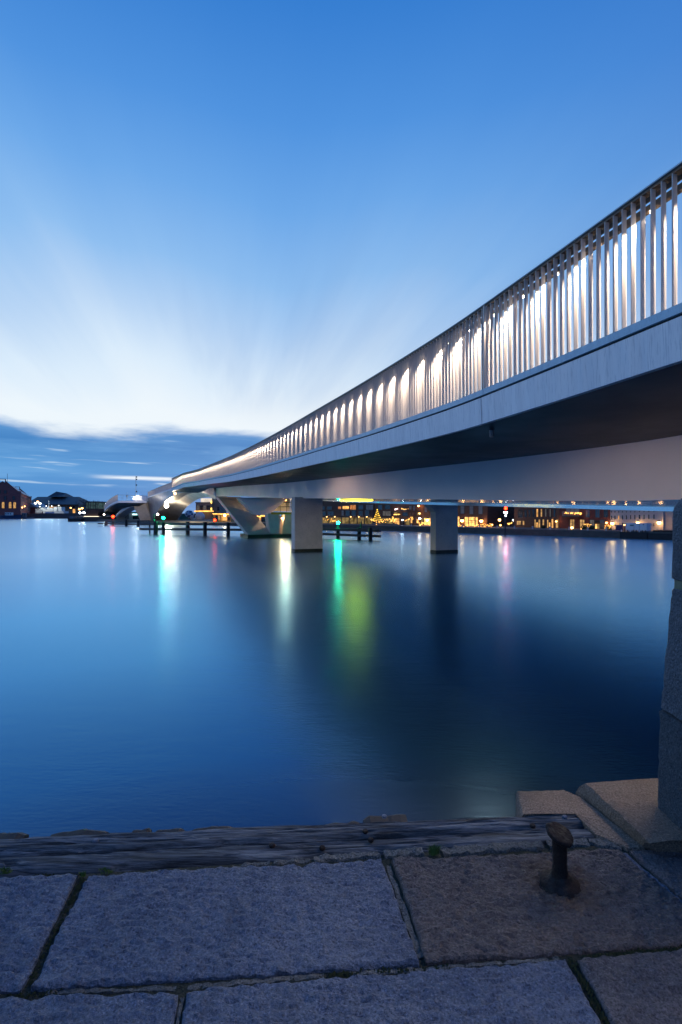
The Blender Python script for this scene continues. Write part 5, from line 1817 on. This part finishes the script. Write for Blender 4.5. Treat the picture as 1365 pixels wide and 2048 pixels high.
# below the far platform
for x0, x1, y0, lab, mt_ in ((233, 243.6, 1033.5, 'lower beige container behind the red light', pm('beige_box', (0.34, 0.28, 0.22), (0.28, 0.23, 0.18), nscale=1, rough=0.7)), (244, 258.5, 1025.5, 'taller beige container under the far platform', pm('beige_box', (0.3, 0.3, 0.3)))):
    a_, b_ = W(x0, HY, 168), W(x1, HY, 168)
    th_ = thing('beige_container', lab, 'container', Vector(((a_.x + b_.x) / 2, 169, QZ)), 'beige containers under the far platform')
    mb = MB()
    mb.box(a_.x, b_.x, 168, 171, QZ, W(0, y0, 168).z)
    mb.build('body', mt_, th_)
    mb = MB()
    xm = (a_.x + b_.x) / 2
    mb.box(xm - 0.05, xm + 0.05, 167.95, 167.998, QZ + 0.05, W(0, y0, 168).z - 0.1)
    mb.build('door_seam', M_FRAME, th_)
sh = facing('glass_pavilion', 'dark glass pavilion with a glowing teal sign under the far platform', 258.8, 277.5, 1025.6, 172, 6, M_BLACK, [(260, 1033.5, 275, 1041, 'dark', 3)])
mb = MB()
mb.box(W(258.5, HY, 171).x, W(276.5, HY, 171).x, 170.7, 171.2, W(0, 1030.8, 171).z, W(0, 1026.4, 171).z)
sb = mb.build('sign_board', em('teal_sign_light', (0.02, 0.55, 0.60), 0.9), sh)
mb = MB()
rnd = random.Random(3)
x = 259.6
while x < 275:
    w_ = rnd.choice((1.0, 1.3, 1.6))
    top_ = rnd.choice((1027.0, 1027.6, 1027.6))
    mb.box(W(x, HY, 170.6).x, W(x + w_, HY, 170.6).x, 170.6, 170.696, W(0, 1030.2, 170.6).z, W(0, top_, 170.6).z)
    x += w_ + 0.35
mb.build('sign_letters', em('white_sign_letter', (0.75, 1.0, 1.0), 1.6), sb)

# ------------------------------------------------------------------ left bank: gabled warehouse, long shed, ship, boats, control tower
M_BRICKW = pm('old_red_brick', (0.30, 0.085, 0.075), (0.23, 0.065, 0.060), scale=(0.4, 0.4, 1.2), nscale=1.2, rough=0.85)
A_ = W(42, HY, 265); A_.z = 0
DIR = Vector((-0.40, 0.75, 0)).normalized()
LFT = Vector((-0.90, -0.20, 0)).normalized()
gw, ln = 17.0, 88.0
ze_, zr_ = 13.2, 19.0
wh = thing('gabled_warehouse', 'big red brick harbour warehouse with a stepped gable and lit arched windows', 'building', A_ + LFT * gw / 2 + DIR * ln / 2 + Vector((0, 0, 2.7)))
B_, C_, D_ = A_ + LFT * gw, A_ + LFT * gw + DIR * ln, A_ + DIR * ln
zv = lambda p_, z: Vector((p_.x, p_.y, z))
RF, RB = A_ + LFT * gw / 2, A_ + LFT * gw / 2 + DIR * ln
mb = MB()
mb.loft([[zv(A_, 2), zv(B_, 2), zv(B_, ze_), zv(RF, zr_), zv(A_, ze_)], [zv(D_, 2), zv(C_, 2), zv(C_, ze_), zv(RB, zr_), zv(D_, ze_)]])
recalc(mb.build('wall', M_BRICKW, wh))
for (e0, e1, nm) in ((A_, D_, 'roof'), (B_, C_, 'roof')):
    sd = -1 if e0 is A_ else 1
    o_ = LFT * (-0.5 if sd < 0 else 0.5)
    mb = MB()
    mb.slab([zv(e0 + o_ + DIR * 0.9, ze_ - 0.2), zv(e1 + o_ - DIR * 0.9, ze_ - 0.2), zv(RB - DIR * 0.9, zr_ + 0.15), zv(RF + DIR * 0.9, zr_ + 0.15)], (0, 0, 0.25))
    recalc(mb.build(nm, M_ROOFB, wh))
for base_, l_ in ((A_, 1), (D_ - DIR * 0.9, 1)):
    rf_ = base_ + LFT * gw / 2
    mb = MB()
    k_ = DIR * 0.8
    mb.loft([[zv(base_ + s_, ze_ - 0.3), zv(rf_ + LFT * -1.2 + s_, zr_ - 0.7), zv(rf_ + LFT * -1.2 + s_, zr_ + 1.2), zv(rf_ + LFT * 1.2 + s_, zr_ + 1.2), zv(rf_ + LFT * 1.2 + s_, zr_ - 0.7), zv(base_ + LFT * gw + s_, ze_ - 0.3), zv(base_ + LFT * (gw + 0.3) + s_, ze_ + 0.9), zv(base_ + LFT * (gw - 1.5) + s_, ze_ + 1.2),
               zv(rf_ + LFT * 1.6 + s_, zr_ + 0.5), zv(rf_ + LFT * 1.6 + s_, zr_ + 1.5), zv(rf_ - LFT * 1.6 + s_, zr_ + 1.5), zv(rf_ - LFT * 1.6 + s_, zr_ + 0.5), zv(base_ + LFT * 1.5 + s_, ze_ + 1.2), zv(base_ - LFT * 0.3 + s_, ze_ + 0.9)] for s_ in (-DIR * 0.08, k_)])
    recalc(mb.build('gable_coping', M_BRICKW, wh))
nrmF = Vector((LFT.y, -LFT.x, 0))
nrmF = nrmF if nrmF.y > 0 else -nrmF
for tx, z0_, z1_, w_, kd, ar in ((2.8, 5.4, 8.6, 1.25, 'cream', 1), (4.9, 5.4, 8.6, 1.25, 'cream', 1), (8.1, 5.4, 8.6, 1.25, 'cream', 1), (10.4, 5.4, 8.6, 1.25, 'cream', 1), (13.5, 5.4, 8.6, 1.25, 'cream', 1), (15.4, 5.4, 8.6, 1.25, 'dim', 1),
                           (7.2, 13.0, 14.6, 1.1, 'dark', 0), (9.8, 13.0, 14.6, 1.1, 'dark', 0), (3.2, 9.8, 11.6, 1.1, 'dark', 0), (7.2, 9.8, 11.6, 1.1, 'dark', 0), (11.2, 9.8, 11.6, 1.1, 'dark', 0)):
    win(wh, A_, LFT, nrmF, tx - w_ / 2, tx + w_ / 2, z0_, z1_, WM[kd], arch=bool(ar), deep=0.2)
nrmS = LFT
for k in range(9):
    s_ = 6 + k * 9.2
    for z0_, z1_, kd in ((4.2, 6.8, 'dark'), (9.2, 11.6, 'warm' if k in (6, 8) else 'dark')):
        win(wh, A_, DIR, nrmS, s_, s_ + 2.4, z0_, z1_, WM[kd], M_FRAMEW, deep=0.2)
for s_, z in ((3, 5.8), (20, 6.6)):
    glow(wh, 'wall_lamp', zv(A_ + DIR * s_ - LFT * 0.5, z), 0.28, M_WARM, 60)
mb = MB()
mb.tube([zv(RF + LFT * -2 + DIR * 3, zr_), zv(RF + LFT * -2 + DIR * 3, zr_ + 4.4)], 0.09, 6)
mb.build('flagpole', M_FRAME, wh)
an = facing('brick_annex', 'low red brick annex with a blue grey lean-to roof right of the gabled warehouse', 58, 71.5, 1015, 330, 14, M_BRICKW, cat='building', group='buildings on the left bank', z0=2.75, roofmat=M_ROOFB)
a_, b_ = W(60.5, HY, 329), W(72.5, HY, 329)
mb = MB()
mb.loft([[Vector((a_.x, 329, W(0, 1006, 329).z)), Vector((b_.x + 0.5, 329, W(0, 1014.5, 329).z)), Vector((a_.x, 329, W(0, 1014.5, 329).z))], [Vector((a_.x, 343, W(0, 1006, 329).z)), Vector((b_.x + 0.5, 343, W(0, 1014.5, 329).z)), Vector((a_.x, 343, W(0, 1014.5, 329).z))]])
recalc(mb.build('lean_to_roof', M_ROOFB, an))

shd = facing('long_shed', 'long low shed with a broad dark hipped roof and a pointed roof lantern', 60, 157, 1009.5, 350, 24, pm('shed_wall', (0.30, 0.22, 0.15), (0.24, 0.18, 0.12), nscale=0.3, rough=0.8),
             [(84, 1013, 114, 1022, 'cream', 6), (127, 1012.5, 131, 1016, 'curt'), (135, 1012.5, 139, 1016, 'curt'), (146, 1012.5, 150, 1016, 'dark'), (146, 1018, 151, 1026, 'warm')], group='buildings on the left bank', z0=2.75)
a_, b_ = W(55, HY, 350), W(158.5, HY, 350)
ra, rb = W(55, HY, 350), W(141, HY, 350)
ze2, zr2 = W(0, 1009, 350).z, W(0, 993.5, 362).z
mb = MB()
mb.add([(a_.x, 347, ze2), (b_.x, 347, ze2), (b_.x, 377, ze2), (a_.x, 377, ze2), (ra.x, 362, zr2), (rb.x, 362, zr2)], [(0, 1, 5, 4), (1, 2, 5), (2, 3, 4, 5), (0, 4, 3), (3, 2, 1, 0)])
recalc(mb.build('hipped_roof', M_ROOF, shd))
l0_, l1_ = W(105, HY, 362), W(136, HY, 362)
zl0, zl1 = W(0, 994, 362).z, W(0, 983, 362).z
mb = MB()
x0_, x1_ = l0_.x, l1_.x
p0_, p1_ = W(115, HY, 362).x, W(131, HY, 362).x
mb.add([(x0_, 356, zl0), (x1_, 356, zl0), (x1_, 372, zl0), (x0_, 372, zl0), (p0_, 361, zl1), (p1_, 364, zl1 - 1.2)], [(0, 1, 5, 4), (1, 2, 5), (2, 3, 4, 5), (0, 4, 3), (3, 2, 1, 0)])
recalc(mb.build('roof_lantern', M_ROOF, shd))


def mast_light(px, py, d_, mat, r, label, watts, col, z0=2.75, name='street_lamp', group='lamps on the left bank'):
    c_ = W(px, py, d_)
    th_ = thing(name, label, 'street lamp', Vector((c_.x, c_.y, z0)), group)
    mb = MB()
    mb.tube([Vector((c_.x, c_.y + r, z0)), Vector((c_.x, c_.y + r, c_.z + r * 0.5))], [0.14, 0.09], 8)
    mb.lathe(c_ + Vector((0, 0, r * 0.5)), [(r * 1.2, 0), (r, r * 0.4), (r * 0.3, r * 0.7)], 10)
    mb.build('post', M_FRAME, th_)
    glow(th_, 'lamp_glass', c_, r, mat, watts, col)


mast_light(71.5, 1006, 300, M_LEFTHOT, 0.62, 'left white floodlight over the lit ship by the long shed', 160, (0.92, 1, 0.95))
mast_light(80.5, 1006.8, 300, M_LEFTHOT, 0.62, 'right white floodlight over the lit ship by the long shed', 160, (0.92, 1, 0.95))
mast_light(76, 1003.2, 304, M_WARM, 0.55, 'yellow lamp above and between the two white floodlights', 300, (1, 0.7, 0.3))
mast_light(142, 1015.3, 320, M_WARM, 0.40, 'warm lamp in front of the right half of the long shed', 350, (1, 0.62, 0.25))
mast_light(165, 1016.3, 190, M_WARM, 0.30, 'warm lamp just left of the control tower', 160, (1, 0.62, 0.25), 1.55)
mast_light(159.5, 1017.6, 260, M_WARM, 0.62, 'orange lamp left of the lamp by the control tower', 200, (1, 0.45, 0.08))
mast_light(160.5, 1025, 200, M_COOL, 0.30, 'lower left cool lamp beside the control tower', 120, (0.9, 0.95, 1), 1.55)
mast_light(168.5, 1025, 185, M_COOL, 0.32, 'lower right cool lamp beside the control tower', 120, (0.9, 0.95, 1), 1.55)
mast_light(205.5, 1005, 230, M_LEFTHOT, 0.42, 'left white lamp between the control tower and the far bridge ramp', 400, (1, 0.92, 0.8), QZ)
mast_light(213, 1007, 225, M_LEFTHOT, 0.42, 'right white lamp at the end of the far bridge ramp', 400, (1, 0.92, 0.8), QZ)
mast_light(208.5, 1029, 178, M_WHITEHOT, 0.22, 'upper of two low lamps right of the control tower', 50, (1, 0.9, 0.75), QZ)
mast_light(210, 1034, 176, M_DIMWARM, 0.20, 'lower of two low lamps right of the control tower', 30, (1, 0.8, 0.6), QZ)

# ship moored before the shed
M_SHIPW = pm('ship_white', (0.60, 0.62, 0.62), (0.52, 0.54, 0.55), nscale=0.6, rough=0.45)
M_SHIPB = pm('ship_blue', (0.06, 0.12, 0.34), (0.05, 0.10, 0.28), nscale=0.6, rough=0.45)
sx = lambda x: W(x, HY, 290).x
sz = lambda y: W(0, y, 290).z
sp_ = thing('white_ship', 'floodlit white ship with a blue hull stripe and lattice gear before the long shed', 'ship', Vector((sx(95), 292, 2.0)))
mb = MB()
mb.loft([[Vector((sx(x), 290 + a_, sz(y))) for x, y in ((86, 1028.5), (128, 1028.5), (128.5, 1022), (112, 1023.5), (86, 1023))] for a_ in (0, 5)])
recalc(mb.build('hull', M_SHIPW, sp_))
mb = MB()
mb.box(sx(91), sx(109), 289.9, 289.99, sz(1027.6), sz(1024.0))
mb.build('hull_stripe', M_SHIPB, sp_)
for x0_, x1_, y0_, y1_ in ((78, 106, 1022.6, 1018), (80, 88, 1017.8, 1015), (94, 105, 1017.8, 1015.5), (116, 123, 1022, 1014), (107, 113, 1023, 1013.5)):
    mb = MB()
    mb.box(sx(x0_), sx(x1_), 290.3, 294, sz(y0_), sz(y1_))
    mb.build('deckhouse', M_SHIPW, sp_)
mb = MB()
for k in range(9):
    xx = sx(71.5 + k * 1.5)
    mb.bar((xx, 290, sz(1028.5)), (xx, 290, sz(1017.5)), 0.14, 0.14)
    if k < 8:
        mb.bar((xx, 290, sz(1028.5)), (sx(73 + k * 1.5), 290, sz(1018)), 0.12, 0.12)
for y in (1018, 1023):
    mb.bar((sx(71), 290, sz(y)), (sx(84), 290, sz(y)), 0.16, 0.16)
mb.build('lattice_frame', M_SHIPW, sp_)
mb = MB()
mb.tube([(sx(96), 291, sz(1016)), (sx(96), 291, sz(1001))], [0.28, 0.16], 8)
mb.build('mast', M_SHIPW, sp_)
for x_, y_ in ((80, 1013), (93, 1012), (104, 1012), (118, 1011)):  # fill lamps added only to brighten the ship, not known fittings aboard
    glow(sp_, 'ship_fill_lamp', W(x_, y_, 288.5), 0.20, M_LEFTHOT, 420, (0.92, 1.0, 0.94))
mb = MB()
mb.box(sx(70.5), sx(136.5), 288, 289, -1, sz(1027.6))
mb.build('quay_front', M_QUAYW, sp_) if False else tag(mb.build('quay_front_wall', pm('red_quay_wall', (0.085, 0.055, 0.055), (0.065, 0.045, 0.045), nscale=0.5, rough=0.85)), kind='structure')


def boat(label, x0, x1, y0, y1, d_, hull, house_px, housemat, cat='boat', wins=3):
    zb_, zt_ = 0.0, W(0, y0, d_).z
    a_, b_ = W(x0, HY, d_).x, W(x1, HY, d_).x
    bw = (b_ - a_) * 0.11
    th_ = thing('moored_boat', label, cat, Vector(((a_ + b_) / 2, d_, 0)), 'boats moored on the left bank')
    rows = []
    n_ = 12
    for i in range(n_ + 1):
        s_ = i / n_
        w_ = bw * min(1.0, 3.2 * (1 - s_) + 0.06) * min(1, 0.75 + s_ * 2)
        x_ = a_ + (b_ - a_) * s_
        sheer = zt_ + (0.55 * (2 * s_ - 0.9) ** 2) * zt_ * 0.4
        rows.append([Vector((x_, d_ - w_, sheer)), Vector((x_, d_ + w_, sheer)), Vector((x_, d_ + w_ * 0.7, -0.3)), Vector((x_, d_ - w_ * 0.7, -0.3))])
    mb = MB()
    mb.loft(rows)
    recalc(mb.build('hull', hull, th_))
    hx0, hx1, hy0, hy1 = house_px
    mb = MB()
    mb.box(W(hx0, HY, d_).x, W(hx1, HY, d_).x, d_ - bw * 0.6, d_ + bw * 0.6, zt_ * 0.8, W(0, hy0, d_).z)
    hs_ = mb.build('wheelhouse', housemat, th_)
    for k in range(wins):
        u0 = hx0 + (hx1 - hx0) * (k + 0.2) / wins
        u1 = hx0 + (hx1 - hx0) * (k + 0.75) / wins
        mb = MB()
        yt_ = hy0 + (hy1 - hy0) * 0.25
        yb_ = hy0 + (hy1 - hy0) * 0.65
        mb.box(W(u0, HY, d_).x, W(u1, HY, d_).x, d_ - bw * 0.6 - 0.08, d_ - bw * 0.6 - 0.003, W(0, yb_, d_).z, W(0, yt_, d_).z)
        mb.build('cabin_window', M_GLASS, hs_)
    mb = MB()
    q = W((hx0 + hx1) / 2 + 6, HY, d_)
    mb.tube([(q.x, d_, zt_), (q.x, d_, W(0, hy0 - 3, d_).z)], 0.09, 6)
    mb.build('mast', M_FRAME, th_)


boat('dark blue boat with a white wheelhouse below the gabled warehouse', 2, 43, 1030.8, 1037, 255, M_SHIPB if False else pm('navy_hull', (0.010, 0.022, 0.065), (0.014, 0.028, 0.08), nscale=1, rough=0.4), (12, 25.5, 1025, 1030.5), M_SHIPW)
boat('small reddish grey boat right of the blue boat', 44, 69, 1034.6, 1037, 258, pm('grey_hull', (0.19, 0.13, 0.14), (0.15, 0.11, 0.12), nscale=1, rough=0.5), (45, 53, 1025.5, 1034), pm('grey_house', (0.2, 0.15, 0.16), (0.16, 0.12, 0.13), nscale=1, rough=0.5), wins=2)

# control tower with the light strip
tw = thing('control_tower', 'dark boxy control tower with a glazed top and a light strip at its foot', 'tower', Vector((W(184, HY, 184).x, 186, 1.55)))
tx0, tx1 = W(172, HY, 182).x, W(196.5, HY, 182).x
tz = lambda y: W(0, y, 182).z
mb = MB()
mb.box(tx0, tx1, 182, 188, 1.5, tz(1017))
mb.build('wall', M_BRICKD, tw)
mb = MB()
mb.box(tx0 + 0.15, tx1 - 0.15, 182.15, 187.8, tz(1017) + 0.002, tz(1005))
mb.build('glazing', E_TEAL, tw)
mb = MB()
for k in range(6):
    xx = tx0 + (tx1 - tx0) * k / 5
    mb.box(xx - 0.10, xx + 0.10, 181.95, 182.14, tz(1017) + 0.004, tz(1005) - 0.004)
mb.build('mullions', M_FRAME, tw)
mb = MB()
mb.box(tx0 - 0.1, tx1 + 0.1, 181.9, 188.2, tz(1005) + 0.002, tz(1002.6))
mb.build('roof', M_BLACK, tw)
mb = MB()
mb.box(tx0 - 0.3, tx1 + 0.35, 181.2, 181.8, tz(1034.8), tz(1032.3))
mb.build('light_strip', em('tower_strip_light', (1.0, 0.80, 0.56), 2.6), tw)
pb = thing('dark_launch', 'low dark launch moored at the left end of the control tower jetty', 'boat', W(146, 1043, 168))
pb.location.z = 0
mb = MB()
mb.loft([[W(137, 1043.2, 167), W(160, 1043.2, 167), W(160, 1043.2, 167) + Vector((0, 2.2, 0)), W(137, 1043.2, 167) + Vector((0, 2.2, 0))], [W(135.5, 1037, 167), W(163, 1037, 167), W(163, 1037, 167) + Vector((0, 2.6, 0)), W(135.5, 1037, 167) + Vector((0, 2.6, 0))]])
recalc(mb.build('hull', M_BLACK, pb))
mb = MB()
q0, q1 = W(139, HY, 167.4).x, W(148, HY, 167.4).x
mb.box(q0, q1, 167.5, 169, W(0, 1037, 167).z + 0.002, W(0, 1032.5, 167).z)
mb.build('cabin', pm('launch_cabin', (0.10, 0.12, 0.15), (0.08, 0.10, 0.13), nscale=1, rough=0.5), pb)


# ------------------------------------------------------------------ bare winter trees
M_BARK = pm('bark', (0.050, 0.045, 0.042), (0.035, 0.031, 0.030), nscale=4, rough=0.9)


def bare_tree(label, px, base_z, d_, ytop, spread, seed):
    rnd_ = random.Random(seed)
    c_ = W(px, HY, d_)
    c_.z = base_z
    H_ = W(0, ytop, d_).z - base_z
    th_ = thing('bare_tree', label, 'tree', c_, 'bare winter trees')
    trunk, crown = MB(), MB()
    trunk.tube([c_, c_ + Vector((0, 0, H_ * 0.2)), c_ + Vector((rnd_.uniform(-.1, .1), 0, H_ * 0.42))], [H_ * 0.028, H_ * 0.022, H_ * 0.016], 7)
    def grow(p_, dir_, len_, r_, lev):
        q_ = p_ + dir_ * len_ * 0.55 + Vector((rnd_.gauss(0, .04), rnd_.gauss(0, .04), 0)) * len_
        e_ = q_ + (dir_ + Vector((0, 0, 0.15))).normalized() * len_ * 0.45
        crown.tube([p_, q_, e_], [r_, r_ * 0.75, r_ * 0.5], 4 if lev else 5)
        if lev < 3:
            for _ in range(4 if lev < 2 else 5):
                f_ = rnd_.uniform(0.35, 1.0)
                b_ = p_.lerp(q_, f_ / 0.55) if f_ < 0.55 else q_.lerp(e_, (f_ - 0.55) / 0.45)
                nd = (dir_ + Vector((rnd_.gauss(0, .6), rnd_.gauss(0, .6), rnd_.gauss(0.1, .35)))).normalized()
                grow(b_, nd, len_ * rnd_.uniform(0.5, 0.7), r_ * 0.5, lev + 1)
    for k in range(6):
        a_ = k * 1.05 + rnd_.uniform(-.3, .3)
        b_ = c_ + Vector((0, 0, H_ * rnd_.uniform(0.22, 0.42)))
        grow(b_, Vector((math.cos(a_) * spread, math.sin(a_) * spread, 1.0)).normalized(), H_ * rnd_.uniform(0.36, 0.46), H_ * 0.011, 0)
    trunk.build('trunk', M_BARK, th_)
    crown.build('crown', M_BARK, th_)


bare_tree('tallest bare tree rising behind the control tower', 180, 1.5, 240, 996, 0.9, 1)
bare_tree('bare tree between the long shed and the control tower', 163, 1.5, 250, 1003.5, 0.9, 2)
bare_tree('bare tree in the gap between the control tower and the far bridge ramp', 202, QZ, 200, 1014, 0.8, 3)
for px, y, sd, lab in ((981, 1012, 4, 'bare tree beside the right edge of the cafe'), (1003, 1008, 5, 'bare tree behind the street lamp in the gap'), (1022, 1014, 6, 'bare tree at the left corner of the brown warehouse'), (826, 1012, 7, 'bare tree before the brown block left of the right pier')):
    q = at(*fac(px, 1040, 4.0 if px > 900 else -1.2), 4.0 if px > 900 else -1.2)
    bare_tree(lab, px, QZ, q.y, y, 0.8, sd)
